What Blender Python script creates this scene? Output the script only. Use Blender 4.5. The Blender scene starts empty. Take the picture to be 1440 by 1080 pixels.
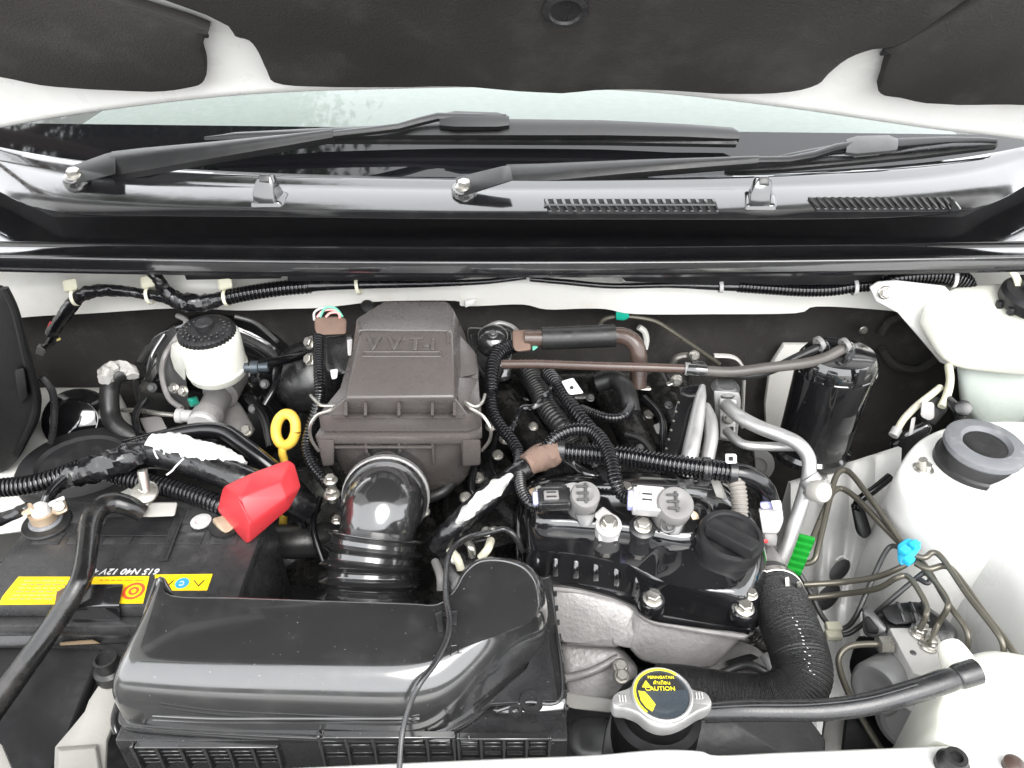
import bpy, bmesh, math, random
from mathutils import Vector, Matrix, noise
random.seed(7)
R = math.radians
scene = bpy.context.scene
C = scene.collection
# ------------------------------------------------------------------ camera, sky, sun, exposure
CAM_H, PITCH, FOC = 0.52, R(35), 1088.0          # metres above the engine-top datum z=0; focal length in photo pixels
cd = bpy.data.cameras.new('camera'); cam = bpy.data.objects.new('camera', cd); C.objects.link(cam)
cam.location = (0, 0, CAM_H); cam.rotation_euler = (R(90) - PITCH, 0, 0)
cd.sensor_width = 36; cd.lens = 36 * FOC / 1440; cd.clip_start = 0.02; cd.clip_end = 500
scene.camera = cam
world = bpy.data.worlds.new('World'); scene.world = world; world.use_nodes = True
nt = world.node_tree; nt.nodes.clear()
sky = nt.nodes.new('ShaderNodeTexSky'); sky.sky_type = 'NISHITA'; sky.sun_disc = False
SUN_EL, SUN_AZ = R(50), R(160)                    # azimuth measured from +Y towards +X: front right of the car
sky.sun_elevation = SUN_EL; sky.sun_rotation = SUN_AZ; sky.air_density = 1.0; sky.dust_density = 2.0; sky.ozone_density = 1.0
hs = nt.nodes.new('ShaderNodeHueSaturation'); hs.inputs['Saturation'].default_value = 0.12   # overcast: almost colourless
bg = nt.nodes.new('ShaderNodeBackground'); bg.inputs['Strength'].default_value = 0.15
wo = nt.nodes.new('ShaderNodeOutputWorld')
cloud = nt.nodes.new('ShaderNodeMix'); cloud.data_type = 'RGBA'; cloud.inputs['Factor'].default_value = .75; cloud.inputs['B'].default_value = (6.5, 6.6, 6.75, 1)   # even cloud cover
nt.links.new(sky.outputs[0], hs.inputs['Color']); nt.links.new(hs.outputs[0], cloud.inputs['A']); nt.links.new(cloud.outputs['Result'], bg.inputs[0]); nt.links.new(bg.outputs[0], wo.inputs[0])
sl = bpy.data.lights.new('sun', 'SUN'); sl.energy = 0.6; sl.angle = R(40); sl.color = (1, .97, .93)
so = bpy.data.objects.new('sun', sl); C.objects.link(so)
sd = Vector((math.sin(SUN_AZ) * math.cos(SUN_EL), math.cos(SUN_AZ) * math.cos(SUN_EL), math.sin(SUN_EL)))
so.rotation_euler = (-sd).to_track_quat('-Z', 'Y').to_euler(); so.location = sd * 20
scene.view_settings.view_transform = 'Standard'; scene.view_settings.look = 'None'
scene.view_settings.exposure = 2.12; scene.view_settings.gamma = 1.0; scene.view_settings.use_curve_mapping = False
scene.render.engine = 'CYCLES'; scene.cycles.max_bounces = 8; scene.cycles.transparent_max_bounces = 12
# ------------------------------------------------------------------ measuring: where a point of the photograph lies in the bay
FW = Vector((0, math.cos(PITCH), -math.sin(PITCH))); UP = Vector((0, math.sin(PITCH), math.cos(PITCH))); EYE = Vector((0, 0, CAM_H))
def ray(x, y): return FW + UP * ((540 - y) / FOC) + Vector(((x - 720) / FOC, 0, 0))
def P(x, y, z): d = ray(x, y); return EYE + d * ((z - CAM_H) / d.z)          # at height z
def PY(x, y, Y): d = ray(x, y); return EYE + d * (Y / d.y)                    # at distance Y from the front
def PN(x, y, p0, n): d = ray(x, y); return EYE + d * ((p0 - EYE).dot(n) / d.dot(n))   # on a plane
def S(p): return (p - EYE).dot(FW) / FOC                                      # metres per photo pixel there
def V3(t): return t if isinstance(t, Vector) else P(*t)
# ------------------------------------------------------------------ objects
def link(o, parent=None):
    C.objects.link(o)
    if parent is not None: o.parent = parent
    return o
def tag(o, label, cat, group=None, kind=None):
    o['label'] = label; o['category'] = cat
    if group: o['group'] = group
    if kind: o['kind'] = kind
    return o
ORG = {}
def thing(name, label, cat, loc, group=None):
    o = bpy.data.objects.new(name, None); o.empty_display_size = .03; link(o); o.location = loc
    ORG[o.name] = Vector(loc); return tag(o, label, cat, group)
def org(o):
    while o.parent is not None: o = o.parent
    return ORG[o.name]
def finish(bm, ang=38):
    bmesh.ops.remove_doubles(bm, verts=bm.verts, dist=1e-6)
    bmesh.ops.recalc_face_normals(bm, faces=bm.faces)
    for f in bm.faces: f.smooth = True
    a = R(ang)
    for e in bm.edges:
        if len(e.link_faces) == 2:
            e.smooth = e.calc_face_angle(0) < a
def mk(name, bm, m, parent=None, ang=38, mods=None):
    """one mesh object; vertices come in world coordinates"""
    finish(bm, ang)
    if parent is None:
        xs = [v.co for v in bm.verts]
        o0 = Vector(((min(v.x for v in xs) + max(v.x for v in xs)) / 2, (min(v.y for v in xs) + max(v.y for v in xs)) / 2, min(v.z for v in xs)))
    else: o0 = org(parent)
    for v in bm.verts: v.co -= o0
    me = bpy.data.meshes.new(name); bm.to_mesh(me); bm.free()
    me.materials.append(m)
    o = bpy.data.objects.new(name, me); link(o, parent)
    if parent is None: o.location = o0; ORG[o.name] = o0
    if mods: mods(o)
    return o
def solo(name, bm, m, label, cat, group=None, kind=None, ang=38):
    return tag(mk(name, bm, m, None, ang), label, cat, group, kind)
def inst(src, parent, M):
    """a copy that shares mesh data, placed by a world matrix"""
    o = bpy.data.objects.new(src.name, src); link(o, parent)
    o.matrix_local = Matrix.Translation(-org(parent)) @ M; return o
# ------------------------------------------------------------------ shapes
def frame(axis, hint=Vector((0, 0, 1))):
    z = axis.normalized()
    if abs(z.dot(hint)) > .97: hint = Vector((0, 1, 0))
    x = hint.cross(z).normalized(); y = z.cross(x); return x, y, z
def mtx(o, axis, hint=Vector((0, 0, 1))):
    x, y, z = frame(axis, hint)
    return Matrix(((x.x, y.x, z.x, o.x), (x.y, y.y, z.y, o.y), (x.z, y.z, z.z, o.z), (0, 0, 0, 1)))
def rings(bm, rs, closed=True, cap=True):
    vs = [[bm.verts.new(p) for p in r] for r in rs]
    for a, b in zip(vs, vs[1:]):
        n = len(a)
        for i in range(n if closed else n - 1):
            j = (i + 1) % n
            try: bm.faces.new((a[i], a[j], b[j], b[i]))
            except ValueError: pass
    if cap and closed:
        for r in (vs[0], vs[-1]):
            try: bm.faces.new(r)
            except ValueError: pass
    return vs
def lathe(prof, o, axis=Vector((0, 0, 1)), n=32, bm=None, sx=1, sy=1, hint=Vector((0, 0, 1)), cap=True):
    bm = bm or bmesh.new(); x, y, z = frame(axis, hint)
    rings(bm, [[o + z * h + x * (r * sx * math.cos(2 * math.pi * i / n)) + y * (r * sy * math.sin(2 * math.pi * i / n)) for i in range(n)] for r, h in prof], cap=cap)
    return bm
def cat_rom(pts, closed=False, sub=8):
    n = len(pts); out = []
    if n < 3 and not closed:
        return [pts[0].lerp(pts[-1], i / sub) for i in range(sub + 1)]
    segs = n if closed else n - 1
    for i in range(segs):
        if closed: a, b, c, d = pts[i - 1], pts[i], pts[(i + 1) % n], pts[(i + 2) % n]
        else: a, b, c, d = pts[max(i - 1, 0)], pts[i], pts[i + 1], pts[min(i + 2, n - 1)]
        for k in range(sub):
            t = k / sub; t2 = t * t; t3 = t2 * t
            out.append(.5 * ((2 * b) + (c - a) * t + (2 * a - 5 * b + 4 * c - d) * t2 + (3 * b - a - 3 * c + d) * t3))
    if not closed: out.append(pts[-1].copy())
    return out
def tube(pts, r=None, n=14, corr=None, sub=8, bm=None, jit=0, hollow=0, flat=1, sharp=False):
    """pts: (x, y, z[, radius px]) measured in the photo, or world Vectors with r in metres; corr=(pitch px, depth)"""
    bm = bm or bmesh.new(); q = []
    for t in pts:
        if isinstance(t, Vector): q.append(Vector((t.x, t.y, t.z, r)))
        else:
            p = P(*t[:3]); rr = (t[3] if len(t) > 3 else r) * S(p); q.append(Vector((p.x, p.y, p.z, rr)))
    c = q if sharp else cat_rom(q, sub=sub)
    if corr:
        pitch = corr[0] * S(q[0].xyz); L = [0]
        for a, b in zip(c, c[1:]): L.append(L[-1] + (b.xyz - a.xyz).length)
        N = max(8, int(L[-1] / pitch)) * 6; out = []; k = 0
        for i in range(N + 1):
            s = L[-1] * i / N
            while k < len(L) - 2 and L[k + 1] < s: k += 1
            t = (s - L[k]) / max(L[k + 1] - L[k], 1e-9); v = c[k].lerp(c[k + 1], t)
            v.w *= (1, 1, .97, 1 - corr[1], 1 - corr[1], .97)[i % 6]; out.append(v)
        c = out
    x = None; rs = []
    for i, v in enumerate(c):
        d = (c[min(i + 1, len(c) - 1)].xyz - c[max(i - 1, 0)].xyz)
        if d.length < 1e-9: continue
        d.normalize()
        if x is None: x, y, _ = frame(d)
        else:
            x = (x - d * x.dot(d)); x = x.normalized() if x.length > 1e-6 else frame(d)[0]
        y = d.cross(x); ring = []
        for k in range(n):
            a = 2 * math.pi * k / n; rr = v.w
            if jit: rr *= 1 + jit * noise.noise(Vector((v.x * 140 + k * .9, v.y * 140, v.z * 140 + math.cos(a) * 2)))
            ring.append(v.xyz + x * (rr * math.cos(a)) + y * (rr * flat * math.sin(a)))
        rs.append(ring)
    if hollow:
        e = rs[-1]; cc = sum(e, Vector()) / n; d = (cc - sum(rs[-2], Vector()) / n).normalized()
        rs.append([cc + (p - cc) * hollow for p in e])
        rs.append([cc + (p - cc) * hollow - d * ((e[0] - cc).length * 2) for p in e])
    rings(bm, rs); return bm
def bev(bm, w, seg=2, ang=25):
    es = [e for e in bm.edges if len(e.link_faces) == 2 and e.calc_face_angle(0) > R(ang)]
    if es and w > 0: bmesh.ops.bevel(bm, geom=es, offset=w, segments=seg, profile=.5, affect='EDGES', clamp_overlap=True)
    return bm
def box(c, size, M=None, w=.002, seg=2, bm=None):
    b2 = bmesh.new(); bmesh.ops.create_cube(b2, size=1)
    for v in b2.verts: v.co = Vector((v.co.x * size[0], v.co.y * size[1], v.co.z * size[2]))
    bev(b2, w, seg)
    T = Matrix.Translation(c) @ (M.to_4x4() if M else Matrix())
    bmesh.ops.transform(b2, matrix=T, verts=b2.verts)
    if bm is None: return b2
    return merge(bm, b2)
def merge(bm, b2):
    me = bpy.data.meshes.new('t'); b2.to_mesh(me); b2.free(); bm.from_mesh(me); bpy.data.meshes.remove(me); return bm
def prism(pts, ext, w=.001, seg=2, bm=None):
    """pts world outline, extruded by vector ext"""
    b2 = bmesh.new(); a = [b2.verts.new(p) for p in pts]; b = [b2.verts.new(p + ext) for p in pts]; n = len(a)
    b2.faces.new(a); b2.faces.new(b)
    for i in range(n): b2.faces.new((a[i], a[(i + 1) % n], b[(i + 1) % n], b[i]))
    bmesh.ops.recalc_face_normals(b2, faces=b2.faces); bev(b2, w, seg)
    return b2 if bm is None else merge(bm, b2)
def plate(px, z, th, w=.001, smooth=0, seg=2, bm=None):
    p = [P(x, y, z) for x, y in px]
    if smooth: p = cat_rom(p, True, smooth)
    return prism(p, Vector((0, 0, -th)), w, seg, bm)
def vplate(px, Y, th, w=.001, smooth=0, bm=None):
    p = [PY(x, y, Y) for x, y in px]
    if smooth: p = cat_rom(p, True, smooth)
    return prism(p, Vector((0, th, 0)), w, 2, bm)
def hull(pts, w=.002, seg=2, bm=None):
    b2 = bmesh.new()
    for t in pts: b2.verts.new(V3(t))
    r = bmesh.ops.convex_hull(b2, input=b2.verts)
    bmesh.ops.delete(b2, geom=list({g for g in r['geom_interior'] if isinstance(g, bmesh.types.BMVert)}), context='VERTS')
    bmesh.ops.dissolve_limit(b2, angle_limit=R(4), verts=b2.verts, edges=b2.edges)
    bev(b2, w, seg, 12)
    return b2 if bm is None else merge(bm, b2)
def dome(outer, inner, zb, zm, zt, sub=5, seg=6, bm=None, crown=0, zo=None):
    """vertical wall zb..zm on the outer outline, rounded shoulder to the inner outline at zt"""
    bm = bm or bmesh.new()
    o = [P(x, y, zm if zo is None else (zo[k] if isinstance(zo, list) else zo)) for k, (x, y) in enumerate(outer)]; i_ = [P(x, y, zt) for x, y in inner]
    if sub > 1: o = cat_rom(o, True, sub); i_ = cat_rom(i_, True, sub)
    rs = [[Vector((p.x, p.y, zb)) for p in o]]
    for k in range(seg + 1):
        t = math.pi / 2 * k / seg; c, s = 1 - math.cos(t), math.sin(t)
        rs.append([Vector((a.x + (b.x - a.x) * c, a.y + (b.y - a.y) * c, zm + (zt - zm) * s)) for a, b in zip(o, i_)])
    if crown:
        cc = sum(i_, Vector()) / len(i_)
        for f in (.8, .5, .2): rs.append([Vector((cc.x + (p.x - cc.x) * f, cc.y + (p.y - cc.y) * f, zt + crown * (1 - f * f))) for p in i_])
    rings(bm, rs); return bm
def hexbolt_mesh(name, m, flange=True, washer=None):
    bm = bmesh.new(); Z = Vector((0, 0, 1))
    rs = []
    if flange: rs += [(1.0, 0), (1.0, .14), (.82, .3)]
    prof = rs
    if prof: lathe(prof, Vector(), Z, 20, bm)
    b2 = lathe([(.72, .1), (.72, .78), (.6, .86)], Vector(), Z, 6); merge(bm, b2)
    b2 = lathe([(.42, .85), (.42, .84), (.3, .78)], Vector(), Z, 12); merge(bm, b2)
    finish(bm, 30); me = bpy.data.meshes.new(name); bm.to_mesh(me); bm.free(); me.materials.append(m); return me
def bolt(parent, p, r_px, axis=Vector((0, 0, 1)), mesh=None, rot=None, h=1.0):
    p = V3(p); s = r_px * S(p)
    M = mtx(p, axis) @ Matrix.Rotation(random.random() * 3 if rot is None else rot, 4, 'Z') @ Matrix.Diagonal((s, s, s * h, 1))
    return inst(mesh or BOLT, parent, M)
def text(s, o, right, up, size, m, parent, name='lettering', th=.0004, ax='CENTER', spacing=1.0, shear=0, bevel=0):
    cu = bpy.data.curves.new('t', 'FONT'); cu.body = s; cu.size = 1; cu.extrude = th / size; cu.align_x = ax; cu.align_y = 'CENTER'; cu.space_character = spacing; cu.shear = shear
    cu.resolution_u = 3; cu.bevel_depth = bevel; cu.bevel_resolution = 1
    t = bpy.data.objects.new('t', cu); C.objects.link(t)
    me = bpy.data.meshes.new_from_object(t.evaluated_get(bpy.context.evaluated_depsgraph_get()))
    bpy.data.objects.remove(t); bpy.data.curves.remove(cu)
    r = right.normalized(); u = (up - r * up.dot(r)).normalized(); n = r.cross(u); o0 = org(parent)
    M = Matrix(((r.x * size, u.x * size, n.x * size, o.x - o0.x), (r.y * size, u.y * size, n.y * size, o.y - o0.y), (r.z * size, u.z * size, n.z * size, o.z - o0.z), (0, 0, 0, 1)))
    me.transform(M); me.name = name; me.materials.clear(); me.materials.append(m)
    ob = bpy.data.objects.new(name, me); link(ob, parent); return ob
# ------------------------------------------------------------------ materials
def mat(name, col, rough=.4, metal=0, coat=0, var=.2, vs=25, bump=0, bs=300, rvar=.12, spec=.5, dust=0, dcol=(.32, .30, .27), dsc=60, trans=0, sss=0, speck=0):
    m = bpy.data.materials.new(name); m.use_nodes = True; t = m.node_tree; N = t.nodes; L = t.links
    b = N['Principled BSDF']; tc = N.new('ShaderNodeTexCoord')
    n1 = N.new('ShaderNodeTexNoise'); n1.inputs['Scale'].default_value = vs; n1.inputs['Detail'].default_value = 5; L.new(tc.outputs['Object'], n1.inputs['Vector'])
    mx = N.new('ShaderNodeMix'); mx.data_type = 'RGBA'
    mx.inputs['A'].default_value = tuple(c * (1 - var) for c in col) + (1,); mx.inputs['B'].default_value = tuple(min(1, c * (1 + var)) for c in col) + (1,)
    L.new(n1.outputs['Fac'], mx.inputs['Factor']); out = mx.outputs['Result']
    n2 = N.new('ShaderNodeTexNoise'); n2.inputs['Scale'].default_value = dsc; n2.inputs['Detail'].default_value = 8; n2.inputs['Roughness'].default_value = .65; L.new(tc.outputs['Object'], n2.inputs['Vector'])
    mr = N.new('ShaderNodeMapRange'); mr.inputs['To Min'].default_value = max(.03, rough - rvar); mr.inputs['To Max'].default_value = min(1, rough + rvar)
    mr.inputs['From Min'].default_value = .3; mr.inputs['From Max'].default_value = .7
    L.new(n2.outputs['Fac'], mr.inputs['Value']); L.new(mr.outputs[0], b.inputs['Roughness'])
    if dust:
        r2 = N.new('ShaderNodeMapRange'); r2.inputs['From Min'].default_value = .52; r2.inputs['From Max'].default_value = .8; r2.inputs['To Max'].default_value = dust
        L.new(n2.outputs['Fac'], r2.inputs['Value'])
        m2 = N.new('ShaderNodeMix'); m2.data_type = 'RGBA'; m2.inputs['B'].default_value = tuple(dcol) + (1,)
        L.new(r2.outputs[0], m2.inputs['Factor']); L.new(out, m2.inputs['A']); out = m2.outputs['Result']
    if speck:                                            # scattered pale grit
        n4 = N.new('ShaderNodeTexNoise'); n4.inputs['Scale'].default_value = 420; n4.inputs['Detail'].default_value = 1; L.new(tc.outputs['Object'], n4.inputs['Vector'])
        r4 = N.new('ShaderNodeMapRange'); r4.inputs['From Min'].default_value = .765; r4.inputs['From Max'].default_value = .80; r4.inputs['To Max'].default_value = speck; L.new(n4.outputs['Fac'], r4.inputs['Value'])
        m4 = N.new('ShaderNodeMix'); m4.data_type = 'RGBA'; m4.inputs['B'].default_value = (.4, .38, .35, 1)
        L.new(r4.outputs[0], m4.inputs['Factor']); L.new(out, m4.inputs['A']); out = m4.outputs['Result']
    L.new(out, b.inputs['Base Color'])
    b.inputs['Metallic'].default_value = metal; b.inputs['Coat Weight'].default_value = coat; b.inputs['Coat Roughness'].default_value = .06
    b.inputs['Specular IOR Level'].default_value = spec
    if trans: b.inputs['Transmission Weight'].default_value = trans
    if sss:
        b.inputs['Subsurface Weight'].default_value = sss; b.inputs['Subsurface Radius'].default_value = (.02, .02, .015); b.inputs['Subsurface Scale'].default_value = 1
    if bump:
        n3 = N.new('ShaderNodeTexNoise'); n3.inputs['Scale'].default_value = bs; n3.inputs['Detail'].default_value = 3; L.new(tc.outputs['Object'], n3.inputs['Vector'])
        bp = N.new('ShaderNodeBump'); bp.inputs['Strength'].default_value = bump; bp.inputs['Distance'].default_value = .001
        L.new(n3.outputs['Fac'], bp.inputs['Height']); L.new(bp.outputs[0], b.inputs['Normal'])
    return m
M_ = dict(
 gloss=mat('dressed_black_plastic', (.022, .022, .0225), .16, coat=1.0, spec=1.0, var=.3, vs=12, bump=.05, bs=60, rvar=.09, dust=.06, dsc=28, speck=.35),
 gloss2=mat('black_enamel', (.009, .009, .010), .09, coat=.9, spec=.9, var=.3, bump=.12, bs=45, rvar=.07, dust=.03, dsc=30, speck=.25),
 satin=mat('satin_black_plastic', (.019, .019, .020), .28, spec=.7, var=.3, bump=.1, bs=500, rvar=.1, dust=.04, speck=.3),
 matte=mat('matte_black_plastic', (.010, .010, .011), .5, var=.4, bump=.2, bs=300, rvar=.12, dust=.04),
 felt=mat('black_felt', (.040, .0375, .0355), .95, var=.5, vs=9, bump=.7, bs=350, rvar=.03, spec=.15, dust=.12, dsc=25),
 felt2=mat('bonnet_felt', (.044, .0415, .0395), .95, var=.6, vs=5, bump=1.0, bs=420, rvar=.03, spec=.1, dust=.55, dcol=(.105, .101, .097), dsc=11),
 rubber=mat('rubber', (.013, .013, .013), .42, var=.35, bump=.2, bs=250, rvar=.15, dust=.06),
 knit=mat('knitted_rubber', (.014, .014, .0145), .36, var=.35, bump=.9, bs=900, rvar=.12, dust=.06),
 cable=mat('black_conduit', (.006, .006, .007), .16, spec=.7, var=.3, rvar=.08, dust=.03, dsc=90),
 tape=mat('black_tape', (.007, .007, .008), .2, spec=.7, var=.4, bump=.7, bs=110, rvar=.14, dust=.05),
 brown_plastic=mat('warm_grey_plastic', (.076, .067, .063), .29, spec=.65, var=.14, vs=14, bump=.16, bs=900, rvar=.08, dust=.02, dcol=(.12, .11, .10)),
 brown_hose=mat('brown_hose', (.068, .046, .038), .24, var=.3, rvar=.1, dust=.06),
 grey_hose=mat('grey_hose', (.075, .068, .062), .4, var=.3, rvar=.1, dust=.06),
 brown_tape=mat('brown_cloth_tape', (.17, .112, .086), .85, var=.25, vs=60, bump=.5, bs=700),
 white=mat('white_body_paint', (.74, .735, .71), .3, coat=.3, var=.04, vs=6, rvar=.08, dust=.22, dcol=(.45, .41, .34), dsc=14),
 white2=mat('dull_body_white', (.68, .67, .63), .42, var=.06, vs=8, rvar=.1, dust=.3, dcol=(.40, .36, .29), dsc=16),  # rougher, slightly darker and dustier than the main body white
 tank=mat('milky_plastic', (.78, .78, .70), .35, var=.04, rvar=.08, sss=.25, dust=.08, dcol=(.6, .56, .4)),
 fluid=mat('fluid_tinted_plastic', (.64, .70, .65), .3, var=.08, rvar=.08, sss=.2),
 nylon=mat('nylon_clip', (.66, .64, .50), .5, var=.1, sss=.1),
 alu=mat('cast_aluminium', (.33, .318, .312), .5, metal=.35, var=.4, vs=26, bump=.7, bs=260, rvar=.12, dust=.8, dcol=(.15, .13, .12), dsc=34),
 pipe=mat('aluminium_pipe', (.44, .435, .43), .45, metal=.7, var=.12, vs=50, rvar=.12, bump=.1, bs=400, dust=.12),
 steel=mat('zinc_steel', (.45, .435, .40), .32, metal=.85, var=.2, vs=80, rvar=.14, dust=.15, dcol=(.35, .28, .2)),
 olive=mat('olive_brake_pipe', (.14, .13, .105), .34, metal=.5, var=.25, rvar=.1),
 dgrey=mat('dark_grey_metal', (.10, .10, .10), .4, metal=.5, var=.3, rvar=.12, dust=.15),
 grey=mat('grey_plastic', (.19, .184, .18), .42, var=.12, rvar=.1, dust=.1),
 lgrey=mat('light_grey_plastic', (.46, .45, .445), .4, var=.08, rvar=.1, dust=.1),
 bracket=mat('grey_painted_bracket', (.34, .33, .305), .5, var=.15, bump=.2, bs=300, dust=.25, dcol=(.25, .23, .19)),
 red=mat('red_rubber_cover', (.50, .034, .042), .38, var=.1, rvar=.08, bump=.08, bs=80, sss=.08, dust=.05),
 yellow=mat('yellow_handle', (.78, .50, .07), .42, var=.12, rvar=.08, dust=.08),
 label=mat('yellow_label', (.86, .60, .01), .32, var=.1, vs=40, rvar=.1, dust=.05),
 blk=mat('machined_block', (.52, .51, .49), .4, metal=.2, var=.08, dust=.1),
 crust=mat('crusty_sleeve', (.40, .39, .37), .8, var=.4, vs=80, bump=.8, bs=150, dust=.4, dcol=(.05, .05, .05)),
 motor=mat('grey_motor_casing', (.25, .25, .248), .45, metal=.3, var=.2, dust=.2),
 arm=mat('wiper_black', (.010, .010, .0105), .36, spec=.5, var=.2, bump=.1, bs=500, rvar=.06, dust=.02),
 batt=mat('battery_case', (.030, .030, .031), .3, spec=.6, var=.25, bump=.2, bs=120, rvar=.12, dust=.1, speck=.3),
 cowl=mat('cowl_black', (.010, .010, .011), .15, coat=1.0, spec=1.0, var=.3, vs=12, bump=.06, bs=70, rvar=.07, dust=.03),
 deep=mat('deep_black_plastic', (.0045, .0045, .005), .55, spec=.25, var=.3, bump=.3, bs=120, dust=.01),
 barm=mat('worn_black_bar', (.009, .009, .009), .24, spec=.6, var=.4, bump=.3, bs=90, rvar=.12, dust=.25, dcol=(.12, .10, .09), dsc=40),
 wrap=mat('white_wrap', (.66, .66, .65), .55, var=.12, vs=50, bump=1.0, bs=90, dust=.3, dcol=(.25, .24, .22), dsc=35),
 ink=mat('black_print', (.02, .02, .02), .5),
 inky=mat('yellow_print', (.85, .72, .03), .5),
 inkw=mat('white_print', (.62, .62, .62), .5),
 inkb=mat('blue_print', (.03, .30, .62), .5),
 inkr=mat('red_print', (.75, .08, .03), .5),
 green=mat('green_clip', (.008, .26, .025), .38, var=.15),
 teal=mat('teal_clip', (.01, .36, .25), .4, var=.15),
 blue=mat('blue_clip', (.03, .45, .72), .4, var=.15),
 violet=mat('pale_violet_plastic', (.42, .42, .70), .4, var=.1),
 wred=mat('red_wire', (.6, .05, .05), .4), wpink=mat('pink_wire', (.7, .32, .30), .4), wgreen=mat('green_wire', (.12, .42, .30), .4), wyel=mat('yellow_wire', (.7, .6, .2), .4),
 scuff=mat('scuffed_white_tape', (.52, .52, .50), .6, var=.3, vs=60, bump=.6, bs=200, dust=1.0, dcol=(.01, .01, .01), dsc=170),
 brass=mat('tarnished_clamp', (.52, .40, .28), .45, metal=.6, var=.35, vs=60, dust=.4, dcol=(.6, .58, .52)),
 foam=mat('tan_foam', (.22, .16, .10), .95, var=.35, bump=.8, bs=300),
 braid=mat('grey_braided_sleeve', (.22, .205, .185), .6, var=.2, dust=.2),
 strut=mat('grey_rubber_cap', (.14, .145, .155), .6, var=.25, vs=30, bump=.2, dust=.7, dcol=(.36, .35, .34), dsc=45),
 disc=mat('dark_blue_grey_steel', (.07, .085, .10), .3, metal=.4, var=.2, dust=.1),
 asphalt=mat('asphalt', (.055, .055, .053), .9, var=.3, vs=3, bump=.6, bs=80, dust=.2),
 bark=mat('bark', (.09, .065, .045), .9, var=.4, bump=1, bs=30),
 leaf=mat('leaf', (.05, .13, .03), .55, var=.5, vs=3),
 dash=mat('pale_dashboard', (.235, .25, .242), .7, var=.05, bump=.2, bs=600),
 dark=mat('dark_bay_floor', (.012, .012, .013), .8, var=.4, bump=.3, bs=60, dust=.1),
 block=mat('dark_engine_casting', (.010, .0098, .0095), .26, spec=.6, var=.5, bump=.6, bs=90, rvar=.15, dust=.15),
)
def glass_mat():
    m = bpy.data.materials.new('windscreen_glass'); m.use_nodes = True; t = m.node_tree; N = t.nodes; L = t.links; N.clear()
    tr = N.new('ShaderNodeBsdfTransparent'); tr.inputs[0].default_value = (.84, .89, .865, 1)
    gl = N.new('ShaderNodeBsdfGlossy'); gl.inputs['Roughness'].default_value = .02
    fr = N.new('ShaderNodeFresnel'); fr.inputs[0].default_value = 1.52
    mx = N.new('ShaderNodeMixShader'); o = N.new('ShaderNodeOutputMaterial')
    L.new(fr.outputs[0], mx.inputs[0]); L.new(tr.outputs[0], mx.inputs[1]); L.new(gl.outputs[0], mx.inputs[2]); L.new(mx.outputs[0], o.inputs[0]); return m
M_['glass'] = glass_mat()
M_['frit'] = mat('black_ceramic_band', (.006, .006, .007), .03, var=.1, rvar=.01, spec=.55)
BOLT = hexbolt_mesh('bolt', M_['steel']); BOLT_D = hexbolt_mesh('bolt', M_['dgrey'])
G = lambda k: M_[k]
Z = Vector((0, 0, 1))
# ================================================================== the place: ground, tree by the car, floor of the bay
bm = bmesh.new()
gs = 60; grid = [[bm.verts.new((x, y, -.85)) for x in (-150, -20, -4, 4, 20, 150)] for y in (-150, -20, -4, 4, 20, 150)]
for i in range(5):
    for j in range(5): bm.faces.new((grid[i][j], grid[i][j + 1], grid[i + 1][j + 1], grid[i + 1][j]))
g = mk('ground', bm, G('asphalt')); g['kind'] = 'structure'
def leafy_tree(base, h, cc, rad, nleaf):
    t = thing('tree', 'leafy green tree mirrored in the left end of the windscreen', 'tree', base)
    b = Vector(base)
    bm = tube([b, b + Vector((.1, .05, h * .35)), b + Vector((.3, -.1, h * .6)), cc], r=.16, n=10)
    for k in range(9):
        a = k * 2.4; q = b + Vector((.2, 0, h * (.4 + .05 * k)))
        e = cc + Vector((math.cos(a), math.sin(a), random.uniform(-.5, .6))) * rad * .7
        tube([q, q.lerp(e, .5) + Vector((0, 0, .3)), e], r=.05, n=6, bm=bm)
    mk('trunk', bm, G('bark'), t)
    bm = bmesh.new(); cl = []
    for k in range(60):
        v = Vector((random.gauss(0, 1), random.gauss(0, 1), random.gauss(0, .8))).normalized() * rad * random.uniform(.35, 1)
        cl.append((cc + v, rad * random.uniform(.14, .3)))
    for k in range(nleaf):
        c0, r0 = random.choice(cl); p = c0 + Vector((random.gauss(0, 1), random.gauss(0, 1), random.gauss(0, .7))) * r0 * .6
        n = Vector((random.gauss(0, 1), random.gauss(0, 1), random.gauss(.5, 1))).normalized(); x, y, _ = frame(n)
        a = random.random() * 6.3; u = x * math.cos(a) + y * math.sin(a); w = n.cross(u); s = random.uniform(.035, .07)
        bm.faces.new([bm.verts.new(q) for q in (p - u * s, p + w * s * .45, p + u * s, p - w * s * .45)])
    mk('crown', bm, G('leaf'), t)
leafy_tree((-4.6, 3.2, -.85), 6.5, Vector((-4.3, 2.2, 6.4)), 2.7, 100000)

bm = box(Vector((0, .62, -.42)), (1.5, .9, .02), w=0)
f = mk('bay_floor', bm, G('dark')); f['kind'] = 'structure'
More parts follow.
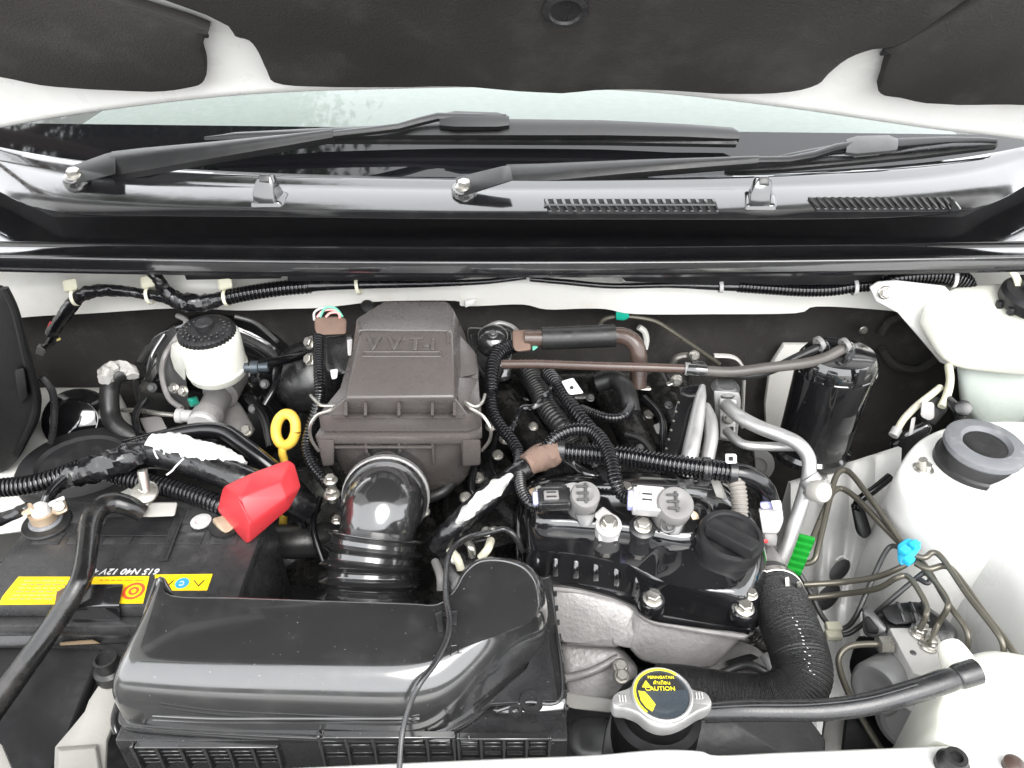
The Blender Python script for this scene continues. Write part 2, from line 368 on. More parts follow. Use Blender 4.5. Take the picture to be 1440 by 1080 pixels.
# ================================================================== windscreen
GA = R(28); GN = Vector((0, -math.sin(GA), math.cos(GA))); GD = Vector((0, math.cos(GA), math.sin(GA)))
GP = P(720, 262, .158)
def PG(x, y, off=0): return PN(x, y, GP + GN * off, GN)
ws = thing('windscreen', 'raked greenish windscreen with black border behind the two wipers', 'windscreen', (0, 1.1, .158))
def glass_pt(u, s):                                   # u across -1..1, s metres up the slope; ends swept back
    sw = .05 * u * u + .05 * u ** 4
    return Vector((u * .74, GP.y + sw, GP.z - .012 + .015 * u * u)) + GD * s + GN * (-.05 * u * u * s)
def sheet(s0, s1, off, nu=28, ns=6, th=.004):
    bm = bmesh.new()
    for o2 in (off, off - th):
        gr = [[bm.verts.new(glass_pt(-1 + 2 * i / nu, s0 + (s1 - s0) * j / ns) + GN * o2) for i in range(nu + 1)] for j in range(ns + 1)]
        for j in range(ns):
            for i in range(nu): bm.faces.new((gr[j][i], gr[j][i + 1], gr[j + 1][i + 1], gr[j + 1][i]))
    return bm
def proj(p):
    d = p - EYE; w = d.dot(FW); return 720 + d.x / w * FOC, 540 - d.dot(UP) / w * FOC
def band_top(u):                                       # how far up the slope the black border reaches
    a, b = 0, .3
    for _ in range(30):
        m = (a + b) / 2; x, y = proj(glass_pt(u, m))
        if y > 173 + 17 * max(0, min(1, x / 1440)): a = m
        else: b = m
    return a
bm = bmesh.new(); nu, ns = 40, 8
gr = [[bm.verts.new(glass_pt(-1 + 2 * i / nu, .0 + band_top(-1 + 2 * i / nu) * (1 - j / ns) + .75 * j / ns)) for i in range(nu + 1)] for j in range(ns + 1)]
for j in range(ns):
    for i in range(nu): bm.faces.new((gr[j][i], gr[j][i + 1], gr[j + 1][i + 1], gr[j + 1][i]))
pn = mk('pane', bm, G('glass'), ws)
if pn.data.polygons[0].normal.z < 0: pn.data.flip_normals()      # the glass faces outward
bm = bmesh.new(); ns = 3
gr = [[bm.verts.new(glass_pt(-1 + 2 * i / nu, -.03 + (band_top(-1 + 2 * i / nu) + .03) * j / ns)) for i in range(nu + 1)] for j in range(ns + 1)]
for j in range(ns):
    for i in range(nu): bm.faces.new((gr[j][i], gr[j][i + 1], gr[j + 1][i + 1], gr[j + 1][i]))
mk('border_band', bm, G('frit'), ws)
bm = box(Vector((0, 1.50, .10)), (1.5, .80, .05), w=.02, seg=3)
solo('dashboard', bm, G('dash'), 'pale dashboard top seen through the upper windscreen', 'dashboard')
# ================================================================== cowl panel
cw = thing('cowl_panel', 'glossy black plastic cowl panel with slotted vents below the windscreen', 'cowl panel', (0, .9, .10))
lipx = [(-160, 205), (-60, 238), (0, 268), (40, 286), (90, 297), (160, 301), (400, 303), (560, 305), (720, 306), (900, 306), (1100, 306), (1240, 304), (1320, 299), (1380, 288), (1420, 272), (1460, 250), (1540, 215), (1620, 190)]
lip = cat_rom([P(x, y, .152) for x, y in lipx], sub=5)
def back_pt(p):
    u = max(-1, min(1, p.x / .74)); return glass_pt(u, .004) + GN * .004
rs = []
for p in lip:
    q = back_pt(p); u = Vector((p.x * .5 + q.x * .5, 0, 0))
    row = [p + Vector((0, .004, -.004)), p + Vector((0, .000, -.003)), p + Vector((0, -.001, -.001)), p + Vector((0, .003, .0025))]
    d = q - p
    row += [p + d * .1 + Vector((0, 0, .006)), p + d * .3 + Vector((0, 0, .0125)), p + d * .5 + Vector((0, 0, .0165)), p + d * .62 + Vector((0, 0, .0175)), p + d * .68 + Vector((0, 0, .0225)), p + d * .85 + Vector((0, 0, .0225)), q + Vector((0, 0, .010)), q + Vector((0, .012, .003))]
    rs.append(row)
# spans of the vents; the panel itself has no openings
def in_vent(p):
    for x0, x1 in ((762, 1008), (1133, 1348)):
        a, b = P(x0, 291, .154), P(x1, 291, .154)
        if a.x < p.x < b.x: return True
    return False
bm = bmesh.new(); vs = [[bm.verts.new(p) for p in r] for r in rs]
for a, b in zip(vs, vs[1:]):
    for i in range(len(a) - 1): bm.faces.new((a[i], a[i + 1], b[i + 1], b[i]))
from mathutils.bvhtree import BVHTree
bm.normal_update(); COWL = BVHTree.FromBMesh(bm)
def PC(x, y, off=0):
    h = COWL.ray_cast(EYE, ray(x, y).normalized()); p = h[0] if h[0] is not None else P(x, y, .16)
    return p + Z * off
mk('panel', bm, G('cowl'), cw, 50)
# vents: closed panel, dark plates on it paint the shade of the slots, slats between
for x0, x1, y0, y1, n, sl in ((765, 1006, 282, 300, 20, 6), (1136, 1346, 280, 297, 19, 12)):
    z = .1585
    for i in range(n):
        xa = x0 + (x1 - x0 - sl) * i / n; xb = x0 + (x1 - x0 - sl) * (i + 1) / n + 4
        mk('slot_shade', prism([PC(xa, y0 - 1, .0012), PC(xb, y0 - 1, .0012), PC(xb + sl, y1 + 1, .0012), PC(xa + sl, y1 + 1, .0012)], Vector((0, 0, -.003)), 0, 1), G('dark'), cw)
    for i in range(n + 1):
        xa = x0 + (x1 - x0 - sl) * i / n
        pts = [PC(xa, y0, .0032), PC(xa + 5, y0, .0032), PC(xa + 5 + sl, y1, .0032), PC(xa + sl, y1, .0032)]
        mk('slat', prism(pts, Vector((0, 0, -.0014)), .0004, 1), G('cowl'), cw)
    if x0 < 1000: mk('vent_bar', prism([PC(x0, (y0 + y1) / 2 - 1.2, .0028), PC(x1, (y0 + y1) / 2 - 1.2, .0028), PC(x1, (y0 + y1) / 2 + 1.2, .0028), PC(x0, (y0 + y1) / 2 + 1.2, .0028)], Vector((0, 0, -.001)), 0, 1), G('satin'), cw)
# trough below the lip
def strip_of(rows, name, m, ang=60):
    bm = bmesh.new(); vs = [[bm.verts.new(p) for p in r] for r in rows]
    for a, b in zip(vs, vs[1:]):
        for i in range(len(a) - 1): bm.faces.new((a[i], a[i + 1], b[i + 1], b[i]))
    return mk(name, bm, G(m), cw, ang)
def bk(p): return max(p.y + .05, .975)
strip_of([[p + Vector((0, .005, -.0045)), Vector((p.x, p.y + .02, .146)), Vector((p.x, bk(p), .138)), Vector((p.x, bk(p) + .002, .106))] for p in lip], 'trough_wall', 'dark')
strip_of([[Vector((p.x, bk(p) + .002, .109)), Vector((p.x, .93, .1075)), Vector((p.x, .89, .107)), Vector((p.x, .870, .106))] for p in lip], 'trough', 'gloss2')
def nozzle(cx, cy, label):
    t = thing('washer_nozzle', label, 'washer nozzle', P(cx, cy + 20, .155), 'washer nozzles on the cowl')
    B = PC(cx, cy + 20)
    def H(pts, w=.002): return hull([B + Vector(p) * .001 for p in pts], w, 3)
    mk('base', H([(-21, -5, -6), (20, -5, -6), (27, 26, -6), (-16, 34, -6), (-19, -2, 5), (15, -2, 5), (22, 18, 10), (-14, 28, 12)], .003), G('cowl'), t)
    mk('body', H([(-16, -3, 0), (10, -3, 0), (19, 16, 4), (-13, 22, 8), (-15, 0, 17), (8, 0, 16), (14, 12, 20), (-7, 8, 33), (8, 8, 33), (10, 18, 31), (-8, 20, 30), (-11, 4, 27), (10, 5, 25)], .003), G('cowl'), t)
    mk('jet', H([(-7, 4.5, 22), (6, 4.5, 22), (6, 8, 34.5), (-6, 8, 34.5), (-6, 12, 34.5), (6, 12, 34.5), (-6, 10, 22), (6, 10, 22), (-6, 4.2, 28), (6, 4.2, 28)], .001), G('satin'), t)
nozzle(376, 268, 'black washer nozzle on the cowl left of the middle wiper pivot')
nozzle(1070, 272, 'black washer nozzle on the cowl between the two slotted vents')
# seal strip along the front of the trough
st = thing('bonnet_seal_strip', 'long black rubber seal strip running across below the cowl', 'seal strip', (0, .85, .10))
xs = [-.95, -.7, -.45, -.2, 0, .2, .45, .7, .95]
prof = [(.880, .106), (.879, .114), (.876, .1165), (.873, .114), (.866, .1125), (.842, .1125), (.838, .1145), (.834, .1130), (.833, .108), (.8325, .1025), (.829, .1015), (.829, .0985), (.836, .098), (.845, .100)]
def sag(x): return .012 * (1 - (x / .8) ** 2) * -1
bm = bmesh.new()
rs = [[Vector((x, y + .016 * (x / .8) ** 2, z - .004 + .005 * (x / .8) ** 2)) for y, z in prof] for x in [-.95 + 1.9 * i / 40 for i in range(41)]]
rings(bm, rs)
mk('strip', bm, G('gloss2'), st, 45)
bm = tube([Vector((x, .8355 + .016 * (x / .8) ** 2, .1105 + .005 * (x / .8) ** 2)) for x in xs], r=.002, n=10)
mk('bead', bm, G('gloss'), st)
# ================================================================== wipers
def ribbon(pairs, offf, th, bm=None):
    """solid strip between traced upper and lower edges: (x, y_top, y_bottom, height off the glass)"""
    bm = bm or bmesh.new(); rs = []
    for x, ya, yb, h in pairs:
        a, b = PG(x, ya, h), PG(x, yb, h); m = (a + b) / 2
        d = (b - a); n = GN
        rs.append([a - n * th, a, a.lerp(b, .25) + n * th * .35, m + n * th * .45, a.lerp(b, .75) + n * th * .3, b, b - n * th])
    rings(bm, rs); return bm
def wiper(label, nut, link_, arm, blade, rubber, base):
    t = thing('wiper', label, 'wiper', V3(base), 'windscreen wipers')
    mk('pivot_boss', lathe([(.016, -.012), (.016, -.002), (.0145, .001), (.006, .002)], nut, Vector((0, -.2, 1)), 24), G('gloss'), t)
    bolt(t, nut + Z * .001, 13, Vector((0, -.2, 1)), h=.9)
    mk('link', link_, G('arm'), t); mk('arm', arm, G('arm'), t)
    for nm, b, m in blade: mk(nm, b, G(m), t)
    mk('rubber_blade', rubber, G('rubber'), t)
lk = hull([PC(96, 246, .010), PC(122, 242, .012), PC(124, 264, .008), PC(98, 268, .006), (150, 215, .196), (163, 212, .198), (163, 245, .186), (150, 248, .184)], .003, 3)
arm = ribbon([(157, 213, 247, .026), (200, 208, 240, .03), (300, 199, 222, .035), (400, 189, 205, .036), (468, 182, 193, .036)], 0, .010)
ribbon([(466, 184, 192, .036), (520, 178, 186, .034), (560, 173, 181, .032), (590, 164, 173, .032), (615, 158, 167, .034), (660, 159, 167, .034), (712, 160, 168, .032)], 0, .005, arm)
bl = [('blade_cover', ribbon([(288, 193, 197, .012), (330, 186, 196, .014), (450, 180, 193, .016), (560, 175, 190, .018), (640, 169, 190, .021), (700, 167, 190, .023), (850, 169, 190, .021), (960, 174, 192, .017), (1030, 179, 195, .013), (1040, 185, 195, .012)], 0, .006), 'arm'),
      ('clip', ribbon([(618, 160, 176, .031), (640, 156, 178, .033), (700, 158, 178, .033), (716, 163, 176, .031)], 0, .006), 'arm')]
rb = ribbon([(292, 194, 200, .007), (450, 188, 198, .007), (640, 186, 199, .007), (850, 187, 200, .007), (1036, 192, 203, .007)], 0, .006)
wiper('longer wiper on the left with smooth black cover lying across the windscreen', PC(108, 256, .007), lk, arm, bl, rb, (108, 258, .155))
lk = hull([PC(640, 260, .010), PC(668, 258, .012), PC(672, 279, .008), PC(644, 284, .006), (704, 234, .196), (718, 231, .198), (722, 254, .188), (706, 258, .186)], .003, 3)
arm = ribbon([(712, 231, 258, .024), (760, 230, 255, .026), (900, 224, 242, .030), (1000, 221, 234, .032), (1066, 219, 229, .032)], 0, .010)
ribbon([(1062, 220, 228, .032), (1110, 219, 227, .030), (1145, 212, 221, .028), (1175, 202, 211, .028), (1200, 198, 206, .028), (1250, 195, 203, .026)], 0, .005, arm)
bl = [('blade_bow', ribbon([(1094, 219, 223, .022), (1140, 209, 219, .022), (1190, 200, 213, .023), (1260, 194, 206, .023), (1330, 192, 200, .02), (1380, 193, 199, .016), (1402, 195, 200, .014)], 0, .004), 'arm'),
      ('clip', ribbon([(1190, 196, 214, .027), (1205, 191, 216, .029), (1250, 190, 212, .029), (1262, 195, 210, .026)], 0, .005), 'dgrey'),
      ('yoke', ribbon([(1024, 232, 238, .012), (1070, 229, 234, .016), (1115, 221, 229, .019), (1160, 218, 226, .016), (1200, 218, 224, .011)], 0, .003), 'satin'),
      ('yoke', ribbon([(1240, 210, 218, .011), (1290, 203, 211, .017), (1340, 199, 206, .017), (1400, 197, 203, .011)], 0, .003), 'satin')]
rb = ribbon([(1020, 233, 241, .007), (1100, 229, 238, .007), (1200, 219, 229, .007), (1300, 209, 219, .007), (1402, 197, 206, .007)], 0, .006)
wiper('shorter wiper on the right with open metal frame blade', PC(653, 272, .007), lk, arm, bl, rb, (653, 274, .155))
# ================================================================== bonnet
BA = R(50); BD = Vector((0, -math.cos(BA), math.sin(BA))); BNrm = Vector((0, -math.sin(BA), -math.cos(BA)))   # up the panel; facing down-front
BP = PY(720, 123, .90)
def PB(x, y, off=0): return PN(x, y, BP + BNrm * off, BNrm)
bn = thing('bonnet', 'raised white bonnet with black insulation underneath at the top', 'bonnet', BP)
edge = [(-560, 330), (-330, 262), (-150, 212), (0, 180), (150, 155), (350, 133), (560, 125), (720, 123), (900, 129), (1100, 151), (1300, 180), (1440, 197), (1600, 226), (1780, 265), (2000, 330)]
e = cat_rom([PB(x, y) for x, y in edge], sub=5)
Lb = .95; rs = []
for p in e:
    top = Vector((p.x * .97, 0, 0)) + Vector((0, BP.y, BP.z)) + BD * Lb
    row = [p + BNrm * -.025 + BD * .004, p + BNrm * -.012 - BD * .002, p, p + BNrm * .004 + BD * .006, p + BNrm * .004 + BD * .016, p - BNrm * .003 + BD * .024]
    q = row[-1]
    for k in (.15, .4, .7, 1): row.append(q.lerp(top, k))
    row += [top - BNrm * .03] + [top.lerp(p, k) - BNrm * (.03 + .03 * math.sin(math.pi * k)) for k in (.4, .75)]
    rs.append(row)
bm = bmesh.new(); rings(bm, rs)
mk('panel', bm, G('white'), bn, 50)
def pad(px, name, sub=4, th=.012):
    pts = cat_rom([t if isinstance(t, Vector) else PB(t[0], t[1], .004) for t in px], True, sub); cc = sum(pts, Vector()) / len(pts)
    bm = bmesh.new(); rs = []
    N_ = len(pts)
    for f, h in ((1.0, 0), (1.0, .45), (.985, .85), (.965, 1)):
        r = []
        for i, p in enumerate(pts):
            t = (pts[(i + 1) % N_] - pts[i - 1]).normalized(); nn = t.cross(BNrm).normalized()
            if nn.dot(cc - p) < 0 and False: nn = -nn
            inset = {1.0: 0, .985: .002, .965: .007}[f]
            r.append(p + nn * (-inset if AREA(pts) > 0 else inset) + BNrm * (th * h + .0012 * noise.noise(p * 30)))
        rs.append(r)
    vs = rings(bm, rs, cap=False)
    fc = bm.faces.new(vs[-1]); bmesh.ops.triangulate(bm, faces=[fc])
    es = [e_ for e_ in bm.edges if all(len(v.link_faces) for v in e_.verts)]
    return bm
def AREA(pts):
    x, y, z = frame(BNrm); a = 0
    for p, q in zip(pts, pts[1:] + pts[:1]): a += p.dot(x) * q.dot(y) - q.dot(x) * p.dot(y)
    return a
def Bpt(X, s): return Vector((X, BP.y, BP.z)) + BD * s + BNrm * .004
main = [(386, 106), (440, 112), (540, 113), (640, 112), (700, 116), (790, 121), (860, 116), (950, 118), (1040, 123), (1110, 119), (1150, 108), (1166, 92), (1192, 72), (1225, 60), (1252, 56), (1300, 30), Bpt(.46, .22), Bpt(.58, .34), Bpt(.60, .5), Bpt(.57, .84), Bpt(0, .87), Bpt(-.57, .84), Bpt(-.60, .5), Bpt(-.58, .34), Bpt(-.44, .22), (290, 10), (330, 40), (350, 46), (362, 62), (374, 88)]
mk('insulation_pad', pad(main, 'm', 3), G('felt2'), bn)
left = [(-260, 110), (-160, 98), (-60, 92), (0, 98), (60, 110), (130, 116), (215, 119), (262, 115), (288, 107), (291, 80), (286, 58), (290, 36), (270, 20), Bpt(-.47, .2), Bpt(-.62, .3), Bpt(-.66, .2)]
mk('insulation_pad', pad(left, 'l', 3), G('felt2'), bn)
right = [(1234, 121), (1262, 128), (1300, 135), (1370, 138), (1440, 138), (1540, 142), (1640, 150), Bpt(.68, .08), Bpt(.66, .2), Bpt(.62, .3), Bpt(.49, .2), (1262, 50), (1252, 62), (1244, 76), (1238, 98)]
mk('insulation_pad', pad(right, 'r', 3), G('felt2'), bn)
pc = PB(795, 12, .017)
mk('clip', lathe([(.022, 0), (.0215, .003), (.016, .005), (.014, .003), (.004, .0025)], pc, BNrm, 28), G('satin'), bn)
for x, y in ((286, 47), (1245, 72), (338, 44)):
    mk('pad_edge_clip', box(PB(x, y, .010), (.008, .010, .004), mtx(Vector(), BNrm).to_3x3(), .001), G('matte'), bn)
# ================================================================== firewall, rails, inner wings, front panel
fw = thing('firewall', 'firewall covered with black felt insulation across the back of the bay', 'firewall', (0, .95, -.4))
bm = bmesh.new(); nx, nz = 60, 22; gr = []
for j in range(nz + 1):
    row = []
    for i in range(nx + 1):
        x = -.8 + 1.6 * i / nx; z = -.42 + .52 * j / nz
        d = .010 * noise.noise(Vector((x * 7, z * 9, 3))) + .004 * noise.noise(Vector((x * 22, z * 25, 8)))
        row.append(bm.verts.new((x, .945 + d + .02 * max(0, abs(x) - .4), z)))
    gr.append(row)
for j in range(nz):
    for i in range(nx): bm.faces.new((gr[j][i], gr[j][i + 1], gr[j + 1][i + 1], gr[j + 1][i]))
mk('insulation', bm, G('felt'), fw, 60)
# bare edges of the openings in the felt
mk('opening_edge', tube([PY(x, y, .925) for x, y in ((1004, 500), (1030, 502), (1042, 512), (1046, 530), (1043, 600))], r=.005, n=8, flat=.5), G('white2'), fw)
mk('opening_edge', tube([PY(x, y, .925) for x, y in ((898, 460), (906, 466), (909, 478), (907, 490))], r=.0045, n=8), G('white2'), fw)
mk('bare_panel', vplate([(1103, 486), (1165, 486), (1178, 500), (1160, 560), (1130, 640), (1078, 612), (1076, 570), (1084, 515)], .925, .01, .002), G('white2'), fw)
mk('body_plug', lathe([(.028, 0), (.027, .004), (.016, .006), (.014, .003), (.004, .003)], PY(1062, 655, .86), Vector((0, -1, .25)), 28), G('lgrey'), fw)
for x, y in ((1214, 464), (545, 436)):
    bolt(fw, PY(x, y, .925), 6, Vector((0, -1, 0)))
# pressed ring in the felt on the right
mk('pressed_ring', tube([PY(x, y, .934) for x, y in ((1240, 470), (1252, 452), (1280, 446), (1310, 462), (1318, 500), (1290, 520), (1256, 512), (1240, 490))], r=.006, n=8), G('felt'), fw)
up = [(-200, 360), (1640, 360)]
low = [(-200, 470), (-60, 466), (40, 455), (120, 449), (247, 439), (333, 441), (400, 438), (450, 436), (485, 432), (540, 426), (640, 425), (648, 432), (678, 432), (735, 430), (768, 437), (820, 436), (853, 437), (893, 444), (1000, 445), (1120, 445), (1150, 436), (1240, 442), (1330, 452), (1640, 470)]
rl = thing('firewall_rail', 'white painted body rail along the top of the firewall', 'body rail', (0, .9, .0))
bm = bmesh.new(); rs = []
ll = cat_rom([PY(x, y, .893) for x, y in low], sub=4)
for p in ll:
    x = p.x; k = .018 * (x / .7) ** 2
    p = p + Vector((0, k, 0)); zt = .105; h = zt - p.z
    wv = .0022 * noise.noise(Vector((x * 14, 0, 1)))
    rs.append([Vector((x, .945 + k, p.z + .006)), Vector((x, p.y + .006, p.z - .001)), p + Vector((0, 0, .002)), Vector((x, p.y + wv, p.z + h * .34)), Vector((x, p.y + .004 + wv, p.z + h * .42)), Vector((x, p.y + .016 + wv, p.z + h * .52)), Vector((x, p.y + .020, p.z + h * .75)), Vector((x, p.y + .018, zt))])
vs = [[bm.verts.new(p) for p in r] for r in rs]
for a, b in zip(vs, vs[1:]):
    for i in range(len(a) - 1): bm.faces.new((a[i], a[i + 1], b[i + 1], b[i]))
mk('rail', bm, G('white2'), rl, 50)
for x, y, w in ((557, 386, 38), (905, 398, 60), (662, 428, 16)):
    mk('reinforcement', vplate([(x - w / 2, y - 4), (x + w / 2, y - 7), (x + w / 2 - 4, y + 1), (x - w / 2, y + 5)], .885, .004, .001), G('white'), rl)
mk('grommet_hole', lathe([(.009, 0), (.008, .002), (.004, .0005)], PY(517, 430, .892), Vector((0, -1, 0)), 20), G('ink'), rl)
uf = thing('gap_shade', 'black sheets standing for the shaded gap between seal strip and white rail', 'rubber flap', (0, .87, .08))
for px in ([(70, 372), (130, 372), (126, 380), (80, 380)], [(252, 372), (400, 374), (395, 392), (262, 394)], [(404, 374), (760, 377), (640, 394), (404, 396)], [(860, 378), (1250, 376), (1235, 400), (1000, 402), (880, 396)]):
    mk('gap_sheet', vplate(px, .868, .003, .001), G('matte'), uf)  # black sheets put in as the shade of the gap below the strip

def wing(sgn, name, label, X0):
    t = thing(name, label, 'inner wing', (sgn * (X0 + .1), .6, -.42))
    rs = []
    for i in range(34):
        y = .27 + .70 * i / 33
        b = .012 * math.sin(y * 22) * (1 if y > .6 else .15) + .012 * noise.noise(Vector((y * 6, 2 * sgn, 0)))
        fl_ = max(0, min(1, (y - .58) / .12)); flare = (.24 if sgn > 0 else .16) * fl_ * fl_ * (3 - 2 * fl_)
        rs.append([Vector((sgn * (X0 - .06 + flare), y, -.42)), Vector((sgn * (X0 - .03 + b * .5 + flare), y, -.34)), Vector((sgn * (X0 - .004 + b + flare), y, -.22)), Vector((sgn * (X0 + .002 + b + flare), y, -.12)), Vector((sgn * (X0 + .008 + flare), y, -.05)), Vector((sgn * (X0 + .02 + flare), y, -.005)), Vector((sgn * (X0 + .045 + flare), y, .012)), Vector((sgn * (X0 + .12 + flare), y, .02)), Vector((sgn * (X0 + .2 + flare), y, .05)), Vector((sgn * (X0 + .4), y, .07))])
    bm = bmesh.new(); vs = [[bm.verts.new(p) for p in r] for r in rs]
    for a, b in zip(vs, vs[1:]):
        for i in range(len(a) - 1): bm.faces.new((a[i], a[i + 1], b[i + 1], b[i]))
    mk('panel', bm, G('white'), t, 60); return t
wr = wing(1, 'inner_wing', 'white painted inner wing panel on the right side of the bay', .455)
bm = bmesh.new(); nu_, nv_ = 30, 24; gr = []
Lp = [(1112, 680, -.15), (1112, 770, -.19), (1112, 880, -.25), (1120, 1060, -.33)]; Rp = [(1268, 630, -.08), (1264, 740, -.115), (1252, 860, -.16), (1250, 1060, -.25)]
def polyl(l, t):
    t *= len(l) - 1; i = min(int(t), len(l) - 2); f = t - i; return [l[i][k] + (l[i + 1][k] - l[i][k]) * f for k in range(3)]
def side_z(u, v):
    a, b = polyl(Lp, v), polyl(Rp, v); q = [a[k] + (b[k] - a[k]) * u for k in range(3)]
    rid = sum(math.exp(-((u - c_ + .12 * (v - .3)) / .045) ** 2) for c_ in (.30, .52, .74))
    q[2] += .006 * rid + .004 * noise.noise(Vector((u * 3, v * 4, 5))); return q
gr.append([bm.verts.new(P(*side_z(i / nu_, 0)) + Vector((0, .012, -.15))) for i in range(nu_ + 1)])
gr.append([bm.verts.new(P(*side_z(i / nu_, 0)) + Vector((0, .008, -.004))) for i in range(nu_ + 1)])
for j in range(nv_ + 1): gr.append([bm.verts.new(P(*side_z(i / nu_, j / nv_))) for i in range(nu_ + 1)])
for j in range(nv_ + 2):
    for i in range(nu_): bm.faces.new((gr[j][i], gr[j][i + 1], gr[j + 1][i + 1], gr[j + 1][i]))
mk('side_panel', bm, G('white'), wr, 60)
for x, y, r in ((1181, 802, .015), (1164, 840, .018)):
    u, v = (x - 1110) / 148, (y - 640) / 420
    q = side_z(u, v); p = P(x, y, q[2] + .006)
    mk('access_hole', lathe([(r, 0), (r * .95, .002), (r * .5, .0005)], p, Vector((-.55, -.35, .75)), 24, sx=.55), G('ink'), wr)
    mk('hole_edge', tube([p + Vector((.6 * r * math.cos(a_), .2 * r * math.cos(a_) + r * math.sin(a_) * .75, .5 * r * math.cos(a_) + r * math.sin(a_) * .5)) for a_ in [i * .45 for i in range(5)]], r=.0012, n=6), G('white2'), wr)
wl = wing(-1, 'inner_wing', 'white painted inner wing panel on the left behind the battery', .60)
bm = hull([(-60, 560, -.09), (30, 545, -.09), (165, 545, -.10), (210, 640, -.10), (215, 725, -.105), (-60, 760, -.105), (-60, 560, -.3), (165, 545, -.3), (215, 725, -.3)], .012, 3)
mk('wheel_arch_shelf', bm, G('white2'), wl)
# strut tower
tw = thing('strut_tower', 'white strut tower with grey rubber cap on the right', 'strut tower', P(1370, 670, -.3))
tops = [(1262, 668), (1272, 640), (1296, 614), (1345, 596), (1430, 590), (1530, 605), (1600, 660), (1600, 730), (1470, 748), (1350, 738), (1286, 706)]
o = cat_rom([P(x, y, -.012) for x, y in tops], True, 5); cc = sum(o, Vector()) / len(o); rs = []
for f, dz in ((1.06, -.40), (1.05, -.24), (1.035, -.12), (1.02, -.05), (1.01, -.022), (1.0, -.008), (.97, -.001), (.93, 0), (.6, .001)):
    rs.append([Vector((cc.x + (p.x - cc.x) * f, cc.y + (p.y - cc.y) * f, -.012 + dz)) for p in o])
bm = bmesh.new(); rings(bm, rs); mk('tower', bm, G('white'), tw, 60)
sc = P(1373, 650, -.008)
def prof_(l): return [(r * .82, h) for r, h in l]
mk('rubber_skirt', lathe(prof_([(.050, -.004), (.050, .004), (.047, .006), (.046, .016), (.043, .020), (.03, .020)]), sc, Vector((0, -.06, 1)), 40), G('matte'), tw)
mk('rubber_cap', lathe(prof_([(.030, .017), (.045, .018), (.0475, .021), (.047, .026), (.042, .0285), (.030, .029), (.0275, .026), (.0255, .024)]), sc, Vector((0, -.06, 1)), 40), G('strut'), tw)
mk('cap_dish', lathe(prof_([(.0262, .0243), (.024, .0252), (.014, .0247), (.004, .0246)]), sc, Vector((0, -.06, 1)), 32), G('rubber'), tw)
for x, y in ((1298, 660), (1438, 688)):
    mk('stud', tube([P(x, y + 4, -.013), P(x, y - 14, .004)], r=.0042, n=10, sub=2), G('steel'), tw); bolt(tw, (x, y, -.012), 14, h=.9)
# front panel (radiator support)
fp = thing('front_panel', 'white painted front panel edge along the bottom of the picture', 'front panel', (0, .25, -.05))
edg = [(-200, 1130), (200, 1090), (390, 1079), (520, 1073), (700, 1065), (830, 1060), (900, 1054), (940, 1052), (985, 1054), (1010, 1060), (1100, 1056), (1250, 1050), (1440, 1042), (1700, 1035)]
q = cat_rom([P(x, y, -.01) for x, y in edg], sub=4); rs = []
for p in q: rs.append([p + Vector((0, .002, -.05)), p + Vector((0, .002, -.008)), p + Vector((0, 0, -.002)), p + Vector((0, -.003, .001)), p + Vector((0, -.05, .004)), p + Vector((0, -.12, -.02)), p + Vector((0, -.14, -.09))])
bm = bmesh.new(); vs = [[bm.verts.new(p) for p in r] for r in rs]
for a, b in zip(vs, vs[1:]):
    for i in range(len(a) - 1): bm.faces.new((a[i], a[i + 1], b[i + 1], b[i]))
mk('panel', bm, G('white'), fp, 50)
solo('bump_stop', lathe([(.011, -.003), (.011, .003), (.0085, .006), (.008, .009), (.0075, .011), (.0045, .0112), (.004, .008), (.002, .008)], P(1338, 1076, -.006), Z, 28), G('rubber'), 'black rubber bonnet bump stop on the white front panel', 'bump stop')
solo('bump_stop', lathe([(.007, -.003), (.007, .003), (.003, .005)], P(1425, 1077, -.006), Z, 20), G('brown_hose'), 'small reddish rubber plug in the bottom right corner', 'plug')
# ================================================================== harness along the rail
def conduit(name, pts, label, cat='conduit', r=8, corr=(5.2, .2), m='cable', group=None, parent=None, n=14, **k):
    bm = tube(pts, r, n, corr=corr, **k)
    if parent is not None: return mk(name, bm, G(m), parent)
    return solo(name, bm, G(m), label, cat, group)
def onrail(l, Y=.872): return [(lambda p: (x, y, p.z) + tuple(r))(PY(x, y, Y)) for x, y, *r in l]
h = thing('wiring_harness', 'black taped wiring harness clipped along the left of the white rail', 'wiring harness', PY(230, 440, .88))
mk('taped_run', tube(onrail([(72, 470, 8), (92, 440, 9), (112, 417, 9), (135, 409, 9), (170, 409, 8), (205, 414, 7), (235, 418, 9), (258, 425, 13), (285, 426, 12), (305, 421, 10), (318, 419, 9)]), 9, jit=.25), G('tape'), h)
mk('taped_branch', tube(onrail([(208, 378, 7), (222, 392, 8), (232, 408, 9), (250, 422, 11), (275, 428, 10)]), 9, jit=.25), G('tape'), h)
mk('corrugated_run', tube(onrail([(316, 419), (350, 412), (400, 405), (436, 402)]), 11, corr=(5.5, .2)), G('cable'), h)
mk('taped_run', tube(onrail([(430, 402, 10), (452, 401, 8), (520, 400, 6), (600, 399, 5), (680, 396, 4), (740, 389, 4)]), 5), G('tape'), h)
for x, y in ((98, 402), (207, 397), (316, 399)):
    zz = PY(x, y, .876); mk('clip', hull([PY(x + dx, y + dy, .868) for dx, dy in ((-11, -8), (9, -12), (12, 6), (-8, 10))] + [PY(x + dx, y + dy, .885) for dx, dy in ((-11, -8), (9, -12), (12, 6), (-8, 10))], .003, 2), G('nylon'), h)
